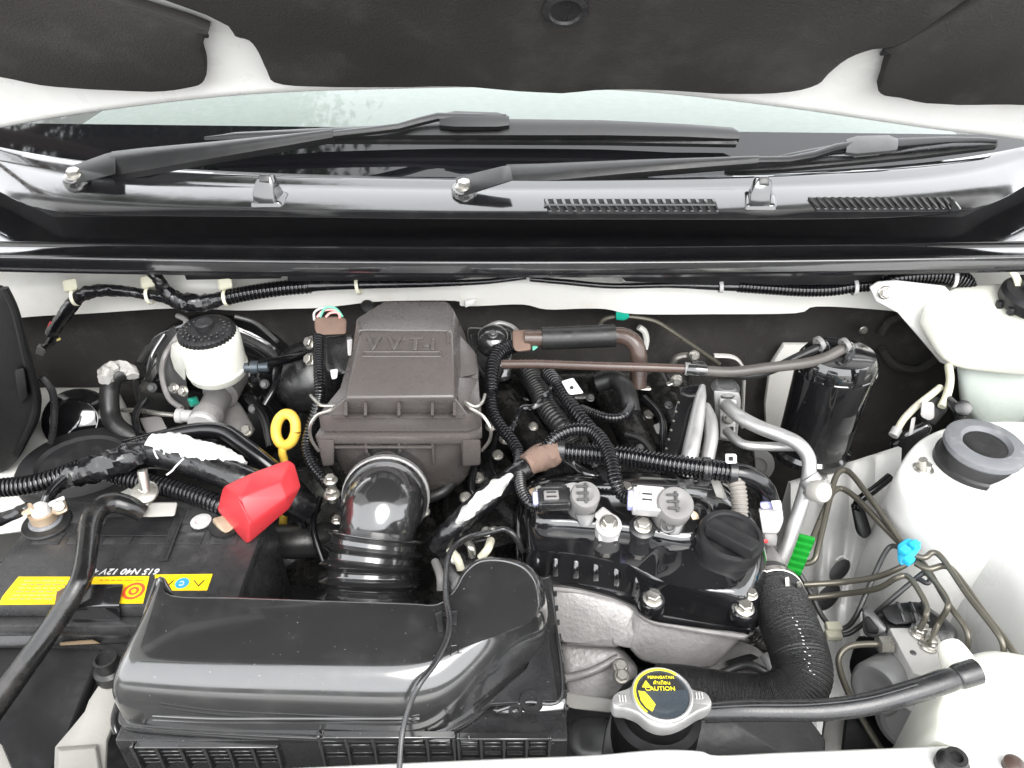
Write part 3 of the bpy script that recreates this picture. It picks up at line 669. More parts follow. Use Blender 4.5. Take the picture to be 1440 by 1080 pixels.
for x, y in ((107, 418), (211, 416), (319, 419), (504, 402)):
    p = PY(x, y, .872); mk('cable_tie', lathe([(.0105, -.0022), (.0112, -.002), (.0112, .002), (.0105, .0022)], p, Vector((1, 0, .15)), 20, cap=False), G('nylon'), h)
for k, (m, dx) in enumerate((('wred', -3), ('wyel', 4), ('lgrey', 0))):
    mk('wire', tube(onrail([(76 + dx, 454), (72 + dx, 466), (80 + dx * .6, 478)]), 3.2, 8), G(m), h)
mk('taped_tail', tube(onrail([(78, 470, 6), (70, 482, 6), (60, 490, 5)]), 6, jit=.2), G('tape'), h)
mk('connector', box(PY(58, 492, .87), (.010, .008, .013), Matrix.Rotation(.5, 3, 'Y'), .001), G('grey'), h)
h = thing('wiring_harness', 'black corrugated harness along the right of the white rail', 'wiring harness', PY(1100, 420, .88))
mk('taped_run', tube(onrail([(745, 392, 4), (790, 396, 4), (860, 402, 4), (940, 401, 4), (1000, 402, 6), (1042, 403, 7)]), 5), G('tape'), h)
mk('corrugated_run', tube(onrail([(1038, 402), (1080, 405), (1130, 408), (1170, 407), (1205, 402), (1240, 400)]), 9.5, corr=(5, .2)), G('cable'), h)
mk('corrugated_run', tube(onrail([(1238, 402, 8), (1262, 391, 12), (1300, 387, 13), (1336, 388, 14), (1356, 396, 13), (1366, 408, 9)], .862), 12, corr=(5, .2)), G('cable'), h)
for x, y, rr in ((1013, 402, .009), (1201, 403, .0115), (1338, 389, .0145)):
    mk('cable_tie', lathe([(rr - .001, -.0025), (rr, -.0022), (rr, .0022), (rr - .001, .0025)], PY(x, y, .872 if x < 1300 else .862), Vector((1, 0, .1)), 22, cap=False), G('lgrey'), h)
# ================================================================== left side: brake booster, master cylinder, fuse box
bb = thing('brake_booster', 'large round black brake booster on the firewall behind the white fluid reservoir', 'brake booster', PY(318, 660, .92))
c = PY(318, 548, .925); ax = Vector((0, -1, .06))
mk('shell', lathe([(.118, -.02), (.118, .012), (.123, .014), (.123, .022), (.117, .026), (.112, .036), (.098, .062), (.075, .076), (.05, .082), (.02, .084)], c, ax, 48), G('gloss2'), bb)
mk('rim', tube([c + Vector((math.cos(a) * .118, -.024, math.sin(a) * .118)) for a in [i * .3 for i in range(22)]], r=.005, n=8), G('dgrey'), bb)
mk('lower_shield', lathe([(.075, 0), (.072, .012), (.05, .02), (.02, .022)], PY(392, 600, .90), ax, 32), G('gloss'), bb)
for pts_, r_, m_ in (([(205, 560, -.05), (190, 585, -.06), (196, 612, -.07)], 5, 'cable'), ([(232, 470, -.01), (214, 500, -.03), (206, 535, -.05)], 4, 'gloss'), ([(350, 560, -.05), (372, 590, -.06), (380, 630, -.07)], 6, 'cable'), ([(395, 500, -.02), (388, 540, -.03), (372, 570, -.045)], 5, 'cable'), ([(330, 445, .02), (360, 455, .01), (390, 480, 0)], 3, 'dgrey')):
    mk('small_hose', tube(pts_, r_, 10), G(m_), bb)
mk('stay', hull([(196, 588, -.075), (226, 584, -.07), (236, 604, -.075), (206, 612, -.08), (196, 588, -.085), (236, 604, -.085)], .002), G('grey'), bb)
for x, y, z in ((214, 545, -.05), (372, 540, -.04), (356, 575, -.055)): bolt(bb, (x, y, z), 7, Vector((0, -.8, .5)), BOLT_D)
mc = thing('master_cylinder', 'white brake fluid reservoir with black ribbed cap on aluminium cylinder', 'brake reservoir', P(290, 600, -.09))
ct = P(291, 468, .045); vx = Vector((0, -.08, 1))
k = S(ct) * .93
mk('reservoir', lathe([(30 * k, -82 * k - .004), (40 * k, -80 * k), (44 * k, -76 * k), (45 * k, -68 * k), (46.5 * k, -66 * k), (46.5 * k, -62 * k), (45 * k, -60 * k), (46 * k, -30 * k), (46 * k, -8 * k), (43 * k, -2 * k), (30 * k, 0)], ct, vx, 40), G('tank'), mc)
mk('reservoir_lug', hull([(240, 480, .02), (262, 476, .03), (262, 540, -.04), (244, 520, -.02), (238, 500, 0), (262, 500, .03)], .004, 3), G('tank'), mc)
cap = mk('cap', lathe([(39 * k, -6 * k), (41 * k, -5 * k), (41 * k, 5 * k), (38 * k, 8 * k), (24 * k, 10 * k), (14 * k, 11 * k), (13.5 * k, 19 * k), (11 * k, 21 * k), (4 * k, 20 * k)], ct, vx, 40), G('matte'), mc)
for i in range(40):
    a = i * 2 * math.pi / 40
    p = ct + vx * (0 * k) + Vector((math.cos(a), math.sin(a), 0)) * 41.4 * k
    mk('grip_rib', box(p, (.0022, .0024, 9 * k), Matrix.Rotation(a, 3, 'Z'), .0005, 1), G('matte'), cap)
    for rr in (28, 35):
        if (i + (rr == 28)) % 2: mk('grip_stud', box(ct + vx * ((8.6 if rr == 35 else 10) * k) + Vector((math.cos(a), math.sin(a), 0)) * rr * k, (.0034, .0028, .0026), Matrix.Rotation(a, 3, 'Z'), .0005, 1), G('satin'), cap)
e0 = P(286, 596, -.072)
mk('cylinder', lathe([(.018, 0), (.0195, .002), (.0195, .02), (.017, .022), (.017, .055), (.023, .06), (.023, .13)], e0, Vector((.05, 1, .04)), 28), G('alu'), mc)
mk('end_plug', lathe([(.0165, -.004), (.019, -.001), (.019, .004)], e0 - Vector((0, .002, 0)), Vector((.05, 1, .04)), 24), G('lgrey'), mc)
mk('port_boss', lathe([(.008, 0), (.008, .028), (.0095, .029), (.0095, .036), (.005, .037)], e0 + Vector((-.002, .014, .0)), Vector((-1, .05, .02)), 18), G('lgrey'), mc)
mk('bracket', hull([(222, 478, -.03), (246, 455, -.01), (258, 500, -.03), (232, 545, -.07), (246, 572, -.085), (268, 580, -.085), (222, 500, -.05), (218, 520, -.06)], .004, 2), G('dgrey'), mc)
mk('bracket_edge', tube([(250, 444, .0), (262, 452, 0), (252, 470, -.01), (232, 500, -.035), (228, 530, -.05), (238, 560, -.07), (256, 574, -.075)], 4, 8), G('alu'), mc)
mk('flange', hull([(314, 568, -.09), (335, 562, -.09), (360, 605, -.11), (340, 620, -.11), (310, 610, -.10), (314, 568, -.11), (360, 605, -.125), (310, 610, -.12)], .003, 2), G('alu'), mc)
bolt(mc, (347, 606, -.104), 10, Vector((0, -.5, .8)))
for x, y, r in ((245, 546, 8), (258, 550, 8)): bolt(mc, (x, y, -.045), r, Vector((-.2, -.8, .5)))
mk('sensor_plug', hull([(262, 560, -.05), (278, 556, -.05), (282, 568, -.055), (268, 574, -.06), (270, 566, -.04)], .002), G('teal'), mc)
mk('side_port', lathe([(.006, 0), (.006, .012), (.008, .013), (.008, .022), (.006, .023), (.006, .034)], P(338, 517, -.005), Vector((1, .05, .0)), 18), G('disc'), mc)
solo('brake_pipe', tube([(245, 584, -.066), (220, 581, -.066), (195, 577, -.07), (172, 577, -.075)], 3.5, 10), G('steel'), 'short silver brake pipe leaving the aluminium master cylinder', 'brake pipe')
solo('vacuum_hose', tube([(350, 517, -.004), (372, 512, -.004), (400, 506, -.01), (425, 500, -.02)], 7, 12), G('cable'), 'thin black hose from the brake reservoir to the right', 'hose')
solo('booster_hose', tube([(196, 522, -.03), (178, 523, -.02), (160, 530, -.02), (154, 550, -.035), (155, 580, -.055), (163, 598, -.065), (182, 612, -.075), (205, 622, -.085)], 13, 16), G('rubber'), 'matte black bent hose with whitish crust left of the brake reservoir', 'hose')
solo('hose_crust', tube([(147, 535, -.012, 9), (152, 524, -.010, 11), (168, 517, -.012, 11), (184, 522, -.016, 10), (187, 530, -.02, 8)], 9, 14, jit=.5), G('crust'), 'whitish crusty sleeve around the upper bend of the matte hose', 'sleeve')
solo('horn', lathe([(.04, -.02), (.042, 0), (.040, .014), (.028, .022), (.026, .018), (.01, .024)], P(112, 592, -.09), Vector((.2, -.7, .6)), 32), G('gloss2'), 'round glossy black horn on the left inner wing', 'horn')
solo('blower_dome', lathe([(.05, -.03), (.05, 0), (.046, .016), (.034, .030), (.015, .037)], P(436, 530, -.07), Vector((.0, -.75, .65)), 36), G('satin'), 'black rounded dome left of the air cleaner box', 'cover')
solo('dark_cap', lathe([(.075, -.03), (.075, 0), (.070, .008), (.05, .012), (.046, .008), (.01, .009)], P(118, 655, -.085), Vector((.1, -.25, 1)), 40, sx=1, sy=.7), G('matte'), 'wide flat black round cap beneath the left wiring bundle', 'cap')
fb = thing('fuse_box', 'tall matte black box at the left edge beside the brake booster', 'fuse box', PY(10, 660, .70))
mk('body', hull([PY(x, y, Y) for Y in (.69, .80) for x, y in ((-120, 398), (8, 400), (24, 425), (42, 490), (60, 560), (56, 590), (30, 640), (8, 664), (-120, 680))], .008, 3), G('deep'), fb)
mk('lid_rib', tube([PY(x, y, .686) for x, y in ((6, 405), (22, 440), (36, 500), (50, 560), (46, 590), (24, 638))], r=.004, n=8), G('deep'), fb)
mk('lid_latch', hull([PY(x, y, Y) for Y in (.672, .692) for x, y in ((20, 520), (34, 516), (40, 560), (28, 568))], .003), G('deep'), fb)
solo('fuse_box_cable', tube([PY(x, y, .705) for x, y in ((58, 530), (74, 552), (76, 590), (72, 622))], r=.004, n=8), G('satin'), 'thin black cable hanging beside the tall fuse box', 'cable')
# ================================================================== wiring over the battery
conduit('corrugated_conduit', [(-40, 690, -.03), (0, 686, -.03), (45, 681, -.028), (90, 668, -.025), (125, 655, -.02), (160, 645, -.012), (195, 630, -.005), (222, 624, 0)], 'thick corrugated conduit entering from the left edge above the battery', r=14, corr=(6, .2))
conduit('corrugated_conduit', [(130, 655, -.022), (165, 667, -.02), (200, 677, -.02), (250, 689, -.02), (300, 706, -.02), (335, 722, -.025)], 'thick corrugated conduit running behind the battery toward the red cover', r=14, corr=(6.5, .2))
solo('taped_bundle', tube([(70, 700, -.03, 6), (85, 680, -.015, 9), (110, 668, -.008, 16), (145, 655, 0, 18), (180, 645, .002, 17), (205, 640, -.005, 13)], 14, 18, jit=.35), G('tape'), 'shiny black taped cable knot above the left battery terminal', 'taped cable')
hs_ = thing('heavy_cable', 'heavy black cable with a white wrapped section between brake reservoir and red cover', 'cable', P(280, 660, -.03))
mk('core', tube([(190, 640, -.012), (230, 638, -.006), (290, 655, -.004), (340, 675, -.006), (400, 700, -.03), (430, 715, -.05)], 22, 18, jit=.08), G('tape'), hs_)
mk('white_wrap', tube([(212, 622, .004, 13), (235, 624, .006, 18), (280, 636, .006, 20), (315, 648, .004, 19), (338, 660, 0, 14)], 18, 24, jit=.3, flat=.7), G('wrap'), hs_)
mk('loose_thread', tube([(258, 645, .012), (248, 655, .012), (242, 662, .006), (234, 668, .004)], 1.4, 6), G('inkw'), hs_)
mk('loose_thread', tube([(216, 632, .014), (219, 640, .01), (222, 645, .008)], 1.2, 6), G('inkw'), hs_)
solo('heater_hose', tube([(180, 628, -.03), (230, 616, -.012), (280, 606, -.006), (315, 608, -.006), (345, 628, -.012), (372, 650, -.022), (420, 690, -.05), (440, 720, -.08)], 12, 16), G('cable'), 'smooth black hose arching behind the white wrapped cable', 'hose')
# ================================================================== battery
bx0, bx1, by0, by1, bz = -.475, -.246, .447, .577, -.03
bt = thing('battery', 'black car battery with yellow warning label at the left', 'battery', ((bx0 + bx1) / 2, .51, -.23))
mk('case', box(Vector(((bx0 + bx1) / 2, .512, -.135)), (bx1 - bx0, by1 - by0, .205), w=.003), G('batt'), bt)
mk('lid', box(Vector(((bx0 + bx1) / 2, .512, -.0375)), (bx1 - bx0 + .004, by1 - by0 + .004, .0145), w=.002), G('batt'), bt)
mk('terminal_ledge', box(Vector(((bx0 + bx1) / 2, .5605, -.0302)), (bx1 - bx0 - .004, .030, .004), w=.0015), G('batt'), bt)
mk('front_ledge', box(Vector(((bx0 + bx1) / 2, .441, -.052)), (bx1 - bx0 - .006, .012, .014), w=.002), G('batt'), bt)
for xa in range(6):
    x = bx0 + .028 + xa * .034
    mk('cell_dimple', box(Vector((x, .526, -.0299)), (.026, .016, .0012), w=.0006, seg=2), G('batt'), bt)
zt = -.0296
def bplate(px, m, name, z=zt, th=.0006): return mk(name, plate(px, z, th, 0, seg=1), G(m), bt)
bplate([(26, 811), (128, 811), (110, 845), (100, 849), (-2, 850), (4, 838)], 'label', 'warning_label')
bplate([(133, 811), (210, 810), (201, 848), (106, 849)], 'label', 'warning_label')
bplate([(218, 808), (299, 807), (291, 830), (217, 830)], 'label', 'warning_label')
RX, RY = Vector((-1, 0, 0)), Vector((0, -1, 0))
text('615 N40 12V 4', P(225, 803.5, zt + .0002), RX, RY, .0098, G('inkw'), bt, ax='LEFT', shear=.25)
text('020320', P(192, 737, -.0279), RX, RY, .006, G('grey'), bt); text('KC51810518G97', P(194, 747, -.0279), RX, RY, .0075, G('grey'), bt)
def print_line(x0, x1, y, m, w=1.3):
    x = x0
    while x < x1:
        l = random.uniform(5, 14); xe = min(x + l, x1)
        mk('small_print', prism([P(x, y - w / 2, zt + .0003), P(xe, y - w / 2, zt + .0003), P(xe, y + w / 2, zt + .0003), P(x, y + w / 2, zt + .0003)], Vector((0, 0, .0002)), 0, 1), G(m), bt); x = xe + 2.5
for r_ in range(6): print_line(34 - r_ * 4, 96 - r_ * 4, 817 + r_ * 5, 'brass')
print_line(140, 205, 816, 'inkr', 1)
def disc_(px, py, r, m, nm, z=zt + .0003): return mk(nm, lathe([(r, -.0002), (r, .0002)], P(px, py, z), Z, 24), G(m), bt)
disc_(188, 831, .0095, 'inkr', 'prohibition_symbol'); disc_(188, 831, .0068, 'label', 'prohibition_symbol', zt + .0007); disc_(188, 831, .0045, 'inkr', 'prohibition_symbol', zt + .0011); disc_(188, 831, .0022, 'label', 'prohibition_symbol', zt + .0015)
disc_(256, 820, .006, 'inkb', 'goggles_symbol'); text('C', P(256, 820, zt + .0009), RX, RY, .007, G('inkw'), bt, 'goggles_symbol')
for x in (237, 280):
    for f, m, dz in ((1, 'ink', .0002), (.75, 'label', .0006)):
        mk('warning_triangle', prism([P(x - 8 * f, 816, zt + dz), P(x + 8 * f, 816, zt + dz), P(x - 1, 816 + 9 * f, zt + dz)], Vector((0, 0, .0002)), 0, 1), G(m), bt)
mk('groove', plate([(250, 712), (262, 716), (235, 788), (222, 789), (246, 726), (238, 722)], -.0272, .0006, 0, seg=1), G('ink'), bt)
mk('groove_edge', plate([(253, 716), (258, 717), (232, 784), (227, 785)], -.0267, .0006, 0, seg=1), G('satin'), bt)
mk('embossed_panel', plate([(150, 727), (246, 726), (236, 753), (140, 753)], -.0272, .0005, .0002, seg=1), G('matte'), bt)
mk('vent_plug', lathe([(.010, 0), (.010, .0015), (.006, .002), (.005, .0006), (.001, .0006)], P(283, 734, -.028), Z, 24), G('lgrey'), bt)
ng = thing('battery_terminal', 'tarnished clamp with bolt on the left battery post', 'battery clamp', P(64, 738, -.028))
pt = P(66, 735, -.028)
mk('washer', lathe([(.023, 0), (.022, .002), (.015, .003)], pt, Z, 30), G('rubber'), ng)
mk('felt_ring', lathe([(.0155, .002), (.0155, .004), (.012, .0055)], pt, Z, 26), G('strut'), ng)
mk('post', lathe([(.0095, .004), (.009, .020), (.0075, .022), (.002, .022)], pt, Z, 22), G('lgrey'), ng)
mk('clamp_ring', lathe([(.0095, .006), (.0125, .006), (.0125, .015), (.0095, .015)], pt, Z, 22, cap=False), G('brass'), ng)
mk('clamp_jaw', hull([(72, 712, .0), (92, 702, .0), (97, 718, -.004), (80, 726, -.008), (72, 722, -.014), (95, 720, -.014), (90, 706, -.006)], .002), G('brass'), ng)
mk('clamp_jaw', hull([(66, 706, .002), (90, 696, .004), (92, 703, .002), (70, 714, -.002), (72, 712, -.008), (92, 704, -.006)], .0015), G('scuff'), ng)
mk('lug', hull([(24, 712, -.008), (44, 704, -.004), (52, 722, -.006), (30, 726, -.01), (30, 720, -.014), (50, 720, -.012)], .002), G('brass'), ng)
bolt(ng, (83, 712, .001), 8, Vector((.6, -.6, .6)), rot=.2)
solo('negative_lead', tube([(40, 712, -.008, 7), (20, 723, -.012, 8), (-5, 732, -.016, 9), (-40, 745, -.02, 9)], 8, 14, jit=.3), G('tape'), 'black taped lead leaving the left battery clamp at the edge', 'battery cable')
solo('small_lead', tube([(62, 706, .002), (66, 696, .006), (76, 684, .006), (90, 672, .004)], 5, 10), G('cable'), 'thin black lead looping up from the left battery clamp', 'battery cable')
# hold-down
hd = thing('battery_clamp_bar', 'black worn hold-down bar bent over the battery', 'hold-down bar', P(115, 830, -.03))
mk('bar', tube([(200, 722, -.016, 12), (182, 712, -.006, 14), (160, 707, 0, 15), (140, 714, .003, 15), (128, 735, .003, 15), (122, 775, .002, 14.5), (117, 805, 0, 14.5), (108, 828, -.004, 14.5), (80, 872, -.022, 15), (45, 922, -.042, 16), (8, 973, -.064, 17), (-40, 1040, -.09, 17)], 14, 18), G('barm'), hd)
mk('rear_foot', hull([(180, 706, -.014), (250, 706, -.014), (246, 726, -.018), (200, 728, -.018), (186, 722, -.022), (250, 708, -.022), (246, 726, -.024)], .002), G('bracket'), hd)
mk('crusted_pad', hull([(182, 697, -.008), (208, 692, -.008), (210, 712, -.012), (192, 716, -.012), (184, 706, -.016), (212, 708, -.016)], .003), G('scuff'), hd)
mk('front_clip', hull([(92, 822, -.022), (174, 821, -.022), (168, 852, -.026), (80, 854, -.026), (92, 822, -.027), (174, 821, -.027), (166, 856, -.03), (80, 856, -.03)], .0015), G('gloss2'), hd)
mk('front_clip_flange', hull([(80, 855, -.027), (168, 852, -.027), (170, 874, -.045), (100, 876, -.045), (168, 855, -.03), (100, 876, -.05)], .0015), G('gloss2'), hd)
mk('rust_patch', plate([(80, 832), (98, 822), (108, 834), (96, 850), (76, 852)], -.0208, .0008, .0002), mat('rust', (.10, .06, .05), .8, var=.5, bump=.6), hd)
jb = thing('hold_down_bolt', 'upright silver hold-down bolt and washer behind the battery', 'bolt', P(204, 695, -.01))
mk('washer', lathe([(.013, 0), (.0125, .002), (.008, .004)], P(204, 693, -.006), Vector((.1, -.3, 1)), 24), G('steel'), jb)
mk('stud', tube([(205, 692, -.004), (200, 662, .016)], 7, 14, sub=2), G('steel'), jb)
bolt(jb, (204, 690, -.004), 11, Vector((.1, -.3, 1)))
# red terminal cover
rc = thing('terminal_cover', 'red plastic terminal cover over the right battery post', 'terminal cover', P(360, 740, -.03))
mk('hood', hull([(357, 664, .020), (405, 646, .018), (414, 652, .014), (423, 684, .0), (410, 700, -.006), (407, 715, -.012), (352, 762, -.026), (346, 764, -.028), (306, 716, -.012), (314, 684, .004), (330, 676, .012), (338, 700, .022), (395, 676, .02), (402, 700, .008), (350, 740, -.004), (318, 712, -.003), (306, 720, -.03), (420, 690, -.03), (350, 764, -.034)], .007, 4), G('red'), rc)
for dx in (0, 14): mk('moulded_rib', tube([(404 + dx * .5, 700 - dx, .001), (396 - dx * .2, 716 - dx, -.008)], 1.6, 8, sub=3), G('red'), rc)
mk('moulded_rib', tube([(322, 690, .008), (336, 704, .0185), (352, 736, .0)], 1.5, 8), G('red'), rc)
mk('tab', hull([(404, 700, 0), (412, 684, .004), (418, 690, -.01), (400, 722, -.018), (392, 728, -.02), (396, 712, -.006)], .002), G('red'), rc)
pb = thing('battery_terminal', 'clamp under the red cover on the right battery post', 'battery clamp', P(310, 735, -.028))
mk('clamp', hull([(298, 728, -.02), (318, 722, -.018), (332, 740, -.02), (316, 752, -.022), (298, 738, -.028), (332, 744, -.028)], .002), G('brass'), pb)
mk('washer', lathe([(.016, 0), (.016, .003), (.010, .004)], P(318, 740, -.028), Z, 24), G('rubber'), pb)
# tray and bracket in front of the battery
tr = thing('battery_tray', 'black plastic tray wall in front of the battery at the lower left', 'battery tray', (-.36, .42, -.25))
mk('front_wall', hull([(-80, 885, -.06), (200, 876, -.06), (190, 905, -.075), (-80, 915, -.075), (-80, 885, -.3), (200, 876, -.3)], .003), G('satin'), tr)
mk('rim', tube([(-80, 892, -.056), (60, 889, -.056), (150, 886, -.056), (210, 883, -.056)], 4, 8), G('satin'), tr)
mk('foam_strip', hull([(84, 903, -.066), (130, 899, -.066), (142, 905, -.066), (84, 908, -.066), (84, 903, -.08), (142, 905, -.08)], .001), G('foam'), tr)
mk('lower_wall', hull([(-80, 912, -.09), (150, 902, -.09), (120, 1010, -.13), (60, 1120, -.15), (-80, 1120, -.16), (-80, 912, -.3), (60, 1120, -.3), (150, 902, -.3)], .004), G('deep'), tr)
gb = thing('support_bracket', 'grey pressed metal bracket at the lower left beside the black duct', 'bracket', P(120, 1060, -.12))
mk('plate', plate([(139, 938), (150, 929), (168, 932), (176, 965), (166, 1000), (150, 1040), (146, 1110), (74, 1110), (76, 1050), (100, 1022), (118, 1000), (124, 984), (140, 960)], -.07, .006, .002, 0), G('bracket'), gb)
mk('stiffening_fold', hull([(78, 1050, -.068), (138, 1046, -.068), (150, 1110, -.068), (76, 1110, -.068), (84, 1056, -.062), (134, 1052, -.062), (142, 1110, -.062), (84, 1110, -.062)], .001), G('bracket'), gb)
mk('rubber_mount', lathe([(.013, 0), (.013, .010), (.010, .013), (.0095, .024), (.0075, .0245), (.006, .020), (.001, .02)], P(159, 950, -.068), Z, 24), G('rubber'), gb)
solo('wing_edge', hull([(-60, 1040, -.07), (2, 1042, -.07), (22, 1090, -.07), (-60, 1090, -.07), (-60, 1040, -.1), (22, 1090, -.1)], .003), G('bracket'), 'small pale metal corner in the extreme bottom left', 'panel corner')
# ================================================================== dark mass of the engine below
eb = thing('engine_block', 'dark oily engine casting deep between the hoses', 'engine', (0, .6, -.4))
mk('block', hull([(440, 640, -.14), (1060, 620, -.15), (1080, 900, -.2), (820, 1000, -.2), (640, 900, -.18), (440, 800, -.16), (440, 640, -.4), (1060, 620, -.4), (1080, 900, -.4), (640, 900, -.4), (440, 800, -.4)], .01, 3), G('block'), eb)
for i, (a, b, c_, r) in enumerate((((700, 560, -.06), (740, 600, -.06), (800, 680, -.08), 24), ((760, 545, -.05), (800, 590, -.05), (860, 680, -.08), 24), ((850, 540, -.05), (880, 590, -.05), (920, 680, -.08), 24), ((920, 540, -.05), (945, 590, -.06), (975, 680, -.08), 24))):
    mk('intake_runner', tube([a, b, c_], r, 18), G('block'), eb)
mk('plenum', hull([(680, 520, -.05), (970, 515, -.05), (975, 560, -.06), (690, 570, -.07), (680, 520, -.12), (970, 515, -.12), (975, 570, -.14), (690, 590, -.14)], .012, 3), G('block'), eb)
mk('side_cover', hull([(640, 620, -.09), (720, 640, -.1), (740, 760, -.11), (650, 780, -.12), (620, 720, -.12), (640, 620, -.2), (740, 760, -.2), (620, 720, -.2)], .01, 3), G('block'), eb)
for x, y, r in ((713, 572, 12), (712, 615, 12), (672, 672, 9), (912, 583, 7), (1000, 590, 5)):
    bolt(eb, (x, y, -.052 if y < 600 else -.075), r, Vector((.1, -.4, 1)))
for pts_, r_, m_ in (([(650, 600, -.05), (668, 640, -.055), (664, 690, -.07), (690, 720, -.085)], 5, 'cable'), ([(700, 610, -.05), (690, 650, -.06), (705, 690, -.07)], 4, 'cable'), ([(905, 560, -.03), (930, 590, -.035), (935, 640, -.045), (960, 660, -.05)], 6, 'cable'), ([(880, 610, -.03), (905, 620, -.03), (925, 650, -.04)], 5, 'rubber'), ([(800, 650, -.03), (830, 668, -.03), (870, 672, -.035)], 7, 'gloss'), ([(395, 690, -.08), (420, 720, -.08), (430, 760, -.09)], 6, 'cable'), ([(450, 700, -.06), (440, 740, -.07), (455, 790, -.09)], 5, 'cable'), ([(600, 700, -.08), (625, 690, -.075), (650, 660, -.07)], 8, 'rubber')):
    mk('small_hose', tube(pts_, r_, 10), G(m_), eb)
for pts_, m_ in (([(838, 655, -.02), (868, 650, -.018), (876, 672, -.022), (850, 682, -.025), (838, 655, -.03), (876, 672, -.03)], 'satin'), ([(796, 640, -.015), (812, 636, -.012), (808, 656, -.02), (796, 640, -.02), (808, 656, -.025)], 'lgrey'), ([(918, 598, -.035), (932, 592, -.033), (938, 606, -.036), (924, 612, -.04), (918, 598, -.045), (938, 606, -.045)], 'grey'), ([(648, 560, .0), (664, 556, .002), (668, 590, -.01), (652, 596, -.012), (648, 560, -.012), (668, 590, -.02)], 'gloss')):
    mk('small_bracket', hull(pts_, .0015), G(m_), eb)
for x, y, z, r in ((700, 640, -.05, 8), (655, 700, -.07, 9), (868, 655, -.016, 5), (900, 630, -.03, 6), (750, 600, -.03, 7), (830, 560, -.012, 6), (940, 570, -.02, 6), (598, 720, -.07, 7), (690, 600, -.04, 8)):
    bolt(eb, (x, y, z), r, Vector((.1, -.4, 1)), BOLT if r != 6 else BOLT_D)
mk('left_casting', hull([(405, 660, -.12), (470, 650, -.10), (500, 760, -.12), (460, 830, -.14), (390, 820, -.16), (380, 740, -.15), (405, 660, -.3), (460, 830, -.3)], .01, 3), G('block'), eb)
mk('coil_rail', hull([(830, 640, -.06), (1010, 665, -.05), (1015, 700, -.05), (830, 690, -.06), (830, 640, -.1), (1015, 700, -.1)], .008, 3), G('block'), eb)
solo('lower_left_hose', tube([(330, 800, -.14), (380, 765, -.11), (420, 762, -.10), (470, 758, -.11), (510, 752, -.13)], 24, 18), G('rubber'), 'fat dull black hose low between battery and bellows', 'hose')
solo('bracket_post', tube([(478, 760, -.10), (474, 800, -.12), (470, 845, -.14)], 9, 10), G('grey'), 'grey metal post beside the ribbed bellows', 'bracket')
# ================================================================== dipstick
dk = thing('dipstick', 'yellow dipstick ring handle left of the air cleaner', 'dipstick', P(405, 640, -.04))
c = P(402, 604, -.01); nrm = Vector((-.28, -.80, .52)).normalized(); x, y, z = frame(nrm)
mk('handle', tube([c + x * (.0125 * math.cos(a)) + y * (.0175 * math.sin(a)) for a in [i * .2 * math.pi for i in range(11)]], r=.0058, n=14), G('yellow'), dk)
mk('stem', tube([c - y * .017, c - y * .026, c - y * .04 + Vector((.002, .004, -.01)), c - y * .1 + Vector((.004, .01, -.03))], r=.0045, n=10), G('yellow'), dk)
# ================================================================== air cleaner
ac = thing('air_cleaner', 'large warm grey plastic air cleaner box with embossed lettering', 'air cleaner', P(560, 640, -.09))
A = 'brown_plastic'
lid_top = [(541, 423, .084), (629, 423, .084), (638, 436, .086), (637, 466, .096), (508, 466, .096), (639, 558, .066), (486, 559, .066), (502, 447, .086)]
base = []
for t in lid_top: base.append(V3(t))
fl = P(484, 582, .040); fr_ = P(642, 582, .040)
base += [fl, fr_, Vector((fr_.x + .004, P(629, 423, .084).y, .03)), Vector((P(505, 440, .084).x - .014, P(541, 423, .084).y - .01, .03))]
mk('lid', hull(base, .0045, 4), G(A), ac)
outl = [(455, 584), (658, 584), (676, 577), (673, 532), (670, 497), (648, 470), (500, 470), (478, 545), (447, 583)]
mk('lid_flange', plate(outl, .040, .022, .0015), G(A), ac)
# the raised front wall with ribs between lid and flange
for x in (486.5, 514, 561, 608, 639):
    mk('rib', hull([(x - 2.2, 566, .062), (x + 2.2, 566, .062), (x + 2.2, 586, .041), (x - 2.2, 586, .041), (x - 2.2, 584, .058), (x + 2.2, 584, .058), (x + 2.2, 560, .05), (x - 2.2, 560, .05)], .0006, 2), G(A), ac)
mk('front_ledge', hull([(468, 583, .042), (652, 583, .042), (652, 588, .042), (466, 588, .042), (468, 583, .038), (652, 583, .038), (652, 588, .038), (466, 588, .038)], .001), G(A), ac)
for (a, b, c_) in (((486, 560, .06), (458, 584, .041), (488, 584, .041)), ((640, 560, .06), (658, 584, .041), (636, 584, .041))):
    mk('gusset', hull([V3(a), V3(b), V3(c_), V3(a) + Vector((0, .003, 0)), V3(b) + Vector((0, .003, 0)), V3(c_) + Vector((0, .003, 0))], .0006, 1), G(A), ac)
